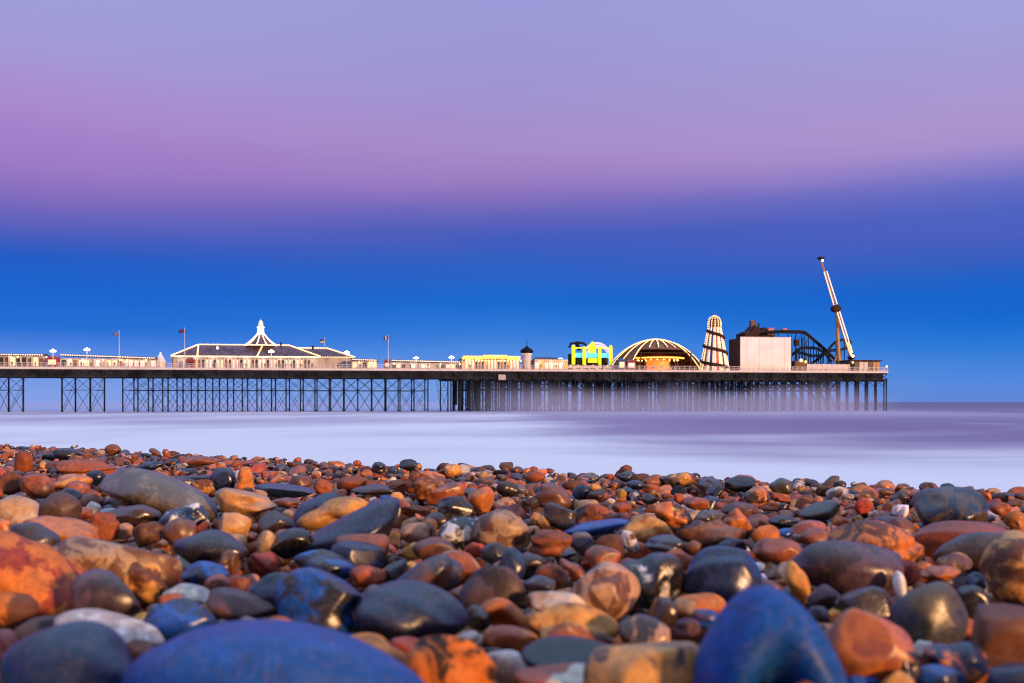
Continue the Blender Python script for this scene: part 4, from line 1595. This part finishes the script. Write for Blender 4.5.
def pebble_mat():
    m = bpy.data.materials.new('wet_flint_pebble')
    m.use_nodes = True
    t = m.node_tree
    b = t.nodes['Principled BSDF']
    a1 = node(t, 'ShaderNodeAttribute', attribute_name='stone')
    a2 = node(t, 'ShaderNodeAttribute', attribute_name='stain')
    tcn = node(t, 'ShaderNodeTexCoord')
    geo = node(t, 'ShaderNodeNewGeometry')
    sd = a2.outputs['Alpha']                                   # per-pebble seed / stain amount

    def noise(scale, detail, rough=.5, dist=0.0):
        n = node(t, 'ShaderNodeTexNoise')
        n.inputs['Scale'].default_value = scale
        n.inputs['Detail'].default_value = detail
        n.inputs['Roughness'].default_value = rough
        n.inputs['Distortion'].default_value = dist
        t.links.new(geo.outputs['Position'], n.inputs['Vector'])
        return n.outputs['Fac']
    big = noise(48, 4, .6, .9)
    mid_ = noise(150, 5, .65, .3)
    fine = noise(900, 3, .6)
    veins = noise(75, 4, .6, 2.0)
    thr = math_node(t, 'SUBTRACT', 1.0, sd)
    d_ = math_node(t, 'SUBTRACT', math_node(t, 'ADD', math_node(t, 'MULTIPLY', big, .8), math_node(t, 'MULTIPLY', mid_, .2)), thr)
    stain = smooth(t, d_, -.03, .05)
    c = mix_col(t, stain, a1.outputs['Color'], a2.outputs['Color'])
    v = math_node(t, 'ADD', math_node(t, 'MULTIPLY', math_node(t, 'SUBTRACT', mid_, .5), 1.7), 1.0)
    v = math_node(t, 'ADD', v, math_node(t, 'MULTIPLY', math_node(t, 'SUBTRACT', fine, .5), .9))
    cc = node(t, 'ShaderNodeCombineColor')
    for i in range(3):
        t.links.new(v, cc.inputs[i])
    c = mix_col(t, 1.0, c, cc.outputs[0], 'MULTIPLY')
    vn = math_node(t, 'SUBTRACT', 1.0, smooth(t, math_node(t, 'ABSOLUTE', math_node(t, 'SUBTRACT', veins, .5)), 0.0, .02))
    c = mix_col(t, math_node(t, 'MULTIPLY', vn, .22), c, (.30, .20, .15))
    t.links.new(c, b.inputs['Base Color'])
    rr = math_node(t, 'ADD', math_node(t, 'MULTIPLY', mid_, .34), .04)
    rr = math_node(t, 'ADD', rr, a1.outputs['Alpha'])
    t.links.new(rr, b.inputs['Roughness'])
    t.links.new(math_node(t, 'SUBTRACT', 1.0, math_node(t, 'MULTIPLY', a1.outputs['Alpha'], 2.6), clamp=True), b.inputs['Specular IOR Level'])
    bp = node(t, 'ShaderNodeBump')
    bp.inputs['Strength'].default_value = .26
    bp.inputs['Distance'].default_value = .0012
    t.links.new(math_node(t, 'ADD', mid_, math_node(t, 'MULTIPLY', fine, .35)), bp.inputs['Height'])
    t.links.new(bp.outputs[0], b.inputs['Normal'])
    return m


PM = pebble_mat()


def rot_m(yaw, pitch, roll):
    return np.array(Matrix.Rotation(roll, 3, 'Y') @ Matrix.Rotation(pitch, 3, 'X') @ Matrix.Rotation(yaw, 3, 'Z'))


def colours(spec, rg):
    p = spec.split('/')
    c1 = np.array(PAL[p[0]]) * rg.uniform(.8, 1.2) * rg.uniform(.94, 1.06, 3)
    if len(p) > 1:
        return c1, np.array(PAL[p[1]]), rg.uniform(.42, .47) if p[1] == 'white' else rg.uniform(.46, .54)
    if p[0] in ('blue', 'navy', 'black'):
        return c1, c1 * rg.uniform(.55, .8), rg.uniform(.40, .5)
    return c1, c1 * rg.uniform(.45, 1.7) * rg.uniform(.85, 1.15, 3), rg.uniform(.40, .5)


def gloss(spec, rg):                   # wet dark flint is glossy, sandy stones are half dry
    lo, hi = (.02, .10) if spec.split('/')[0] in ('navy', 'blue', 'black', 'slate', 'dark', 'olive') else (.12, .34)
    return rg.uniform(lo, hi)


STONES = []     # dicts: c centre, e half extents, m rotation, shp, spec, name, px box


class Stone:
    pass


for ln in HERO.split('\n'):
    body, _, nm = ln.partition('|')
    p = body.split()
    cx, cy, a, b, rot = [float(q) for q in p[:5]]
    if p[6] != 's' and b > 9:
        cy, b, a = cy + .10 * b, b * 1.12, a * 1.03
    st = Stone()
    yb = max(cy + .72 * b * (1 if abs(rot) < 10 else 1.1), HY + 30)
    Y = HB * F / (yb - HY)
    Yc = Y * 1.02
    mpx = Yc / F
    on_crest = False
    for k in range(40):                                        # skyline stones sit on the crest, not beyond it
        if Yc > crest((cx - CX) * Yc / F) + .02:
            Yc *= .985
            on_crest = True
    mpx = Yc / F
    st.c = np.array([(cx - CX) * mpx, Yc, HC + (HY - cy) * mpx])
    if on_crest:
        st.c[2] = min(st.c[2], float(ground(st.c[0], Yc)) + .72 * b * mpx - .018)
    dep = (.72 * a if a >= b else a * .95) * mpx
    dep = min(max(dep, .55 * b * mpx), .055)
    st.e = np.array([a * mpx, dep, b * mpx])
    st.m = np.array(Matrix.Rotation(R(rot), 3, 'Y'))
    st.spec, st.shp, st.nm, st.hero = p[5], p[6], nm, True
    st.px = (cx, cy, a, b)
    STONES.append(st)

# --- loose shingle settled on a height field round them
RES = .003
GX0, GX1, GY0, GY1 = -2.5, 2.1, .26, 4.4
NXc, NYc = int((GX1 - GX0) / RES), int((GY1 - GY0) / RES)
gxv = GX0 + (np.arange(NXc) + .5) * RES
gyv = GY0 + (np.arange(NYc) + .5) * RES
GG = ground(gxv[None, :], gyv[:, None]).astype(np.float32)
Hm = GG - .024


def stamp(c, Minv, rmax):
    """upper and lower surface of the ellipsoid {|Minv p|<1} over the grid"""
    i0, i1 = int((c[0] - rmax - GX0) / RES), int((c[0] + rmax - GX0) / RES) + 1
    j0, j1 = int((c[1] - rmax - GY0) / RES), int((c[1] + rmax - GY0) / RES) + 1
    i0, j0 = max(i0, 0), max(j0, 0)
    i1, j1 = min(i1, NXc), min(j1, NYc)
    if i1 <= i0 or j1 <= j0:
        return None
    dx_ = (gxv[i0:i1] - c[0])[None, :]
    dy_ = (gyv[j0:j1] - c[1])[:, None]
    q = Minv.T @ Minv
    A = q[2, 2]
    B = 2 * (q[0, 2] * dx_ + q[1, 2] * dy_)
    Cc = q[0, 0] * dx_ ** 2 + 2 * q[0, 1] * dx_ * dy_ + q[1, 1] * dy_ ** 2 - 1
    D = B * B - 4 * A * Cc
    ok = D > 0
    if not ok.any():
        return None
    sq = np.sqrt(np.where(ok, D, 0))
    return (slice(j0, j1), slice(i0, i1)), ok, (-B + sq) / (2 * A), (-B - sq) / (2 * A)


for st in STONES:
    Mi = np.diag(1 / st.e) @ st.m.T
    r = stamp(st.c, Mi, st.e.max() * 1.05)
    if r is None:
        continue
    sl, ok, up_, lo_ = r
    h = Hm[sl]
    h[ok] = np.maximum(h[ok], (st.c[2] + up_)[ok])

names = ['rust', 'brown', 'dark', 'orange', 'gold', 'tan', 'navy', 'black', 'taupe', 'white', 'grey', 'red', 'olive', 'cream', 'slate', 'purple']
wts = np.array([.25, .25, .11, .085, .045, .045, .032, .038, .05, .016, .018, .05, .022, .02, .015, .025])
wts /= wts.sum()
seconds = ['rust', 'brown', 'dark', 'tan', 'gold', 'black', 'cream', 'orange']


def half_x(y):
    return .53 * y + .07


def settle(n, rlo, rhi, tol, cand, sink=88, beyond=1.6):
    miss = 0
    for it in range(n):
        best = None
        r1 = rlo * (rhi / rlo) ** (RG.random() ** 1.4)
        e = np.array([r1, r1 * RG.uniform(.62, .95), r1 * RG.uniform(.42, .78)])
        m_ = rot_m(RG.uniform(0, 6.28), RG.normal() * .33, RG.normal() * .33)
        Mi = np.diag(1 / e) @ m_.T
        for k in range(cand):
            # uniform over the visible ground, denser towards the camera
            y = GY0 + .06 + (3.95 - GY0) * RG.random() ** 1.15
            x = RG.uniform(-1, 1) * half_x(y)
            if y > crest(x) + beyond:
                continue
            r = stamp((x, y), Mi, r1)
            if r is None:
                continue
            sl, ok, up_, lo_ = r
            need = (Hm[sl] - lo_)[ok]
            zc_ = np.percentile(need, sink)
            over = zc_ - float(ground(x, y))
            if best is None or over < best[0]:
                best = (over, x, y, zc_, r)
        near_gap = .013 * max(0.0, min(1.0, (1.25 - best[1 + 1]) / .6)) if best and rhi < .012 else 0.0
        if best is None or best[0] + e[2] * .5 > tol - near_gap + abs(RG.normal()) * .004:
            miss += 1
            continue
        over, x, y, zc_, (sl, ok, up_, lo_) = best
        h = Hm[sl]
        h[ok] = np.maximum(h[ok], (zc_ + up_)[ok])
        st = Stone()
        st.c = np.array([x, y, zc_])
        st.e, st.m = e, m_
        st.shp = RG.choice(['r', 'f', 'a', 'k', 'a', 'r'])
        st.spec = RG.choice(names, p=wts)
        if RG.random() < .3:
            st.spec += '/' + RG.choice(seconds)
        st.nm, st.hero = '', False
        mpx = y / F
        st.px = (x / mpx + CX, HY + (HC - zc_) / mpx, e[:2].mean() / mpx, e[2] / mpx)
        STONES.append(st)


settle(900, .014, .023, .008, 4)
settle(4600, .009, .015, .006, 4)
settle(12000, .005, .010, .004, 4)
settle(7000, .003, .006, .003, 5)

# --- which stones show largest in the picture: a coarse id buffer
IDB = -np.ones((300, 1040), np.int32)
order = sorted(range(len(STONES)), key=lambda i: -STONES[i].c[1])
for i in order:
    st = STONES[i]
    if st.c[1] < .2:
        continue
    u, v_, a, b = st.px
    a, b = max(a, .6), max(b, .6)
    ca, sa = (st.m[0, 0], st.m[2, 0]) if st.hero else (1, 0)
    rm = max(a, b) + 1
    x0, x1, y0, y1 = int(max(0, u - rm)), int(min(1023, u + rm)) + 1, int(max(400, v_ - rm)), int(min(682, v_ + rm)) + 1
    if x1 <= x0 or y1 <= y0:
        continue
    xx = np.arange(x0, x1)[None, :] - u
    yy = -(np.arange(y0, y1)[:, None] - v_)
    p_, q_ = ca * xx + sa * yy, -sa * xx + ca * yy
    IDB[y0 - 400:y1 - 400, x0:x1][(p_ / a) ** 2 + (q_ / b) ** 2 < 1] = i
cnt = np.bincount(IDB[IDB >= 0], minlength=len(STONES))
for i, st in enumerate(STONES):
    st.seen = int(cnt[i])
rank = sorted(range(len(STONES)), key=lambda i: -(STONES[i].seen + (4 if STONES[i].hero else 0)))
single = set(rank[:298])
single = {i for i in single if STONES[i].seen >= 12}
loose = [i for i in range(len(STONES)) if i not in single]


def set_attr(me, stone, stain):
    a = me.attributes.new('stone', 'FLOAT_COLOR', 'POINT')
    a.data.foreach_set('color', stone.astype(np.float32).ravel())
    a = me.attributes.new('stain', 'FLOAT_COLOR', 'POINT')
    a.data.foreach_set('color', stain.astype(np.float32).ravel())


def fast_mesh(name, v, f):
    me = bpy.data.meshes.new(name)
    me.vertices.add(len(v))
    me.vertices.foreach_set('co', v.astype(np.float32).ravel())
    me.loops.add(len(f) * 3)
    me.loops.foreach_set('vertex_index', f.astype(np.int32).ravel())
    me.polygons.add(len(f))
    me.polygons.foreach_set('loop_start', np.arange(0, len(f) * 3, 3, dtype=np.int32))
    me.polygons.foreach_set('use_smooth', np.ones(len(f), dtype=bool))
    me.update(calc_edges=True)
    me.validate()
    me.materials.append(PM)
    return me


# labels ---------------------------------------------------------------
land = [(i, STONES[i].nm) for i in range(len(STONES)) if STONES[i].nm and i in single]
SH = dict(r='rounded', f='flat', l='long', a='angular', k='knobbly', b='bean-shaped', s='bent')


def side_of(st, lt):
    du, dv = st.px[0] - lt.px[0], st.px[1] - lt.px[1]
    if abs(du) > 1.5 * abs(dv):
        return 'left of' if du < 0 else 'right of'
    if dv < 0:
        return 'behind' if abs(du) < .5 * abs(dv) else ('behind and left of' if du < 0 else 'behind and right of')
    return 'in front of' if abs(du) < .5 * abs(dv) else ('in front and left of' if du < 0 else 'in front and right of')


def describe(st, nl, alt=0):
    sz = st.seen
    big = 'large ' if sz > 1800 else 'mid-sized ' if sz > 450 else 'small ' if sz > 130 else 'tiny '
    sp = st.spec.split('/')
    col = WORD[sp[0]] + (' and ' + WORD[sp[1]] if len(sp) > 1 and sp[1] != sp[0] else '')
    ds = sorted(land, key=lambda q: math.hypot((st.px[0] - STONES[q[0]].px[0]), 1.6 * (st.px[1] - STONES[q[0]].px[1])))
    ds = [q for q in ds if STONES[q[0]] is not st]
    li, ln_ = ds[alt]
    return f'{big}{SH[st.shp]} {col} pebble {side_of(st, STONES[li])} {ln_}'


used = {}
for i in sorted(single, key=lambda i: -STONES[i].seen):
    st = STONES[i]
    if st.nm:
        w_ = st.nm.split(' ', 1)[1]
        sp = st.spec.split('/')
        lab = f'{w_}' + (f', {WORD[sp[1]]} in places' if len(sp) > 1 and WORD[sp[1]].split('-')[0] not in w_ else '')
        ds = sorted((q for q in land if STONES[q[0]] is not st), key=lambda q: math.hypot(st.px[0] - STONES[q[0]].px[0], 1.6 * (st.px[1] - STONES[q[0]].px[1])))
        if not any(k in w_ for k in (' at ', 'skyline', ' beside ', ' behind ', ' left ', 'corner', 'bottom', 'in front')):
            for q in ds[:4]:
                more = f'{w_} {side_of(st, STONES[q[0]])} {q[1]}'
                if len(more.split()) <= 16:
                    lab = more
                    break
        if len(lab.split()) < 4:
            lab = SH[st.shp] + ' ' + lab + ' among smaller shingle'
    else:
        lab = None
        for alt in range(6):
            lb = describe(st, 0, alt)
            if lb not in used and len(lb.split()) <= 16:
                lab = lb
                break
        if lab is None:
            for alt in range(6):
                for wd_ in ('another further left ', 'another further right ', 'another nearer ', 'another farther '):
                    lb = wd_ + describe(st, 0, alt)
                    if lb not in used and len(lb.split()) <= 16:
                        lab = lb
                        break
                if lab:
                    break
    used[lab] = i
    big = st.px[2] > 24
    sub = 5 if st.px[2] > 45 else 4 if st.px[2] > 13 else 3
    bv, bf = ICO[sub]
    rg = np.random.default_rng(int(st.px[0] * 17 + st.px[1] * 31) if st.hero else 1000 + i)
    v = shape_verts(bv, st.shp, rg) * st.e
    v = v @ st.m.T
    me = fast_mesh('pebble', v, bf)
    c1, c2, am = colours(st.spec, rg)
    n = len(v)
    gl = .27 if st.shp == 's' else .20 if st.shp == 's' or st.px[2] > 110 else gloss(st.spec, rg)
    set_attr(me, np.tile(np.append(c1, gl), (n, 1)), np.tile(np.append(c2, am), (n, 1)))
    o = bpy.data.objects.new('pebble', me)
    COL.objects.link(o)
    o.location = st.c
    tag(o, lab, 'pebble', 'pebbles on the shingle beach')

VS, FS, C1, C2 = [], [], [], []
off = 0
protos = {}
for sub in (2, 3):
    for shp in 'rfak':
        for k in range(10):
            protos[sub, shp, k] = shape_verts(ICO[sub][0], shp, np.random.default_rng(hash((sub, ord(shp), k)) % 2 ** 31))
for i in loose:
    st = STONES[i]
    sub = 3 if st.px[2] > 9 else 2
    shp = st.shp if st.shp in 'rfak' else 'r'
    v = protos[sub, shp, int(RG.integers(10))] * st.e @ st.m.T + st.c
    f = ICO[sub][1]
    c1, c2, am = colours(st.spec, RG)
    VS.append(v)
    FS.append(f + off)
    off += len(v)
    C1.append(np.tile(np.append(c1, gloss(st.spec, RG)), (len(v), 1)))
    C2.append(np.tile(np.append(c2, am), (len(v), 1)))
me = fast_mesh('shingle', np.concatenate(VS), np.concatenate(FS))
set_attr(me, np.concatenate(C1), np.concatenate(C2))
o = bpy.data.objects.new('shingle', me)
COL.objects.link(o)
tag(o, 'loose small rust, brown and dark pebbles filling the beach', 'shingle', kind='stuff')
print('stones', len(STONES), 'single', len(single), 'verts', off)
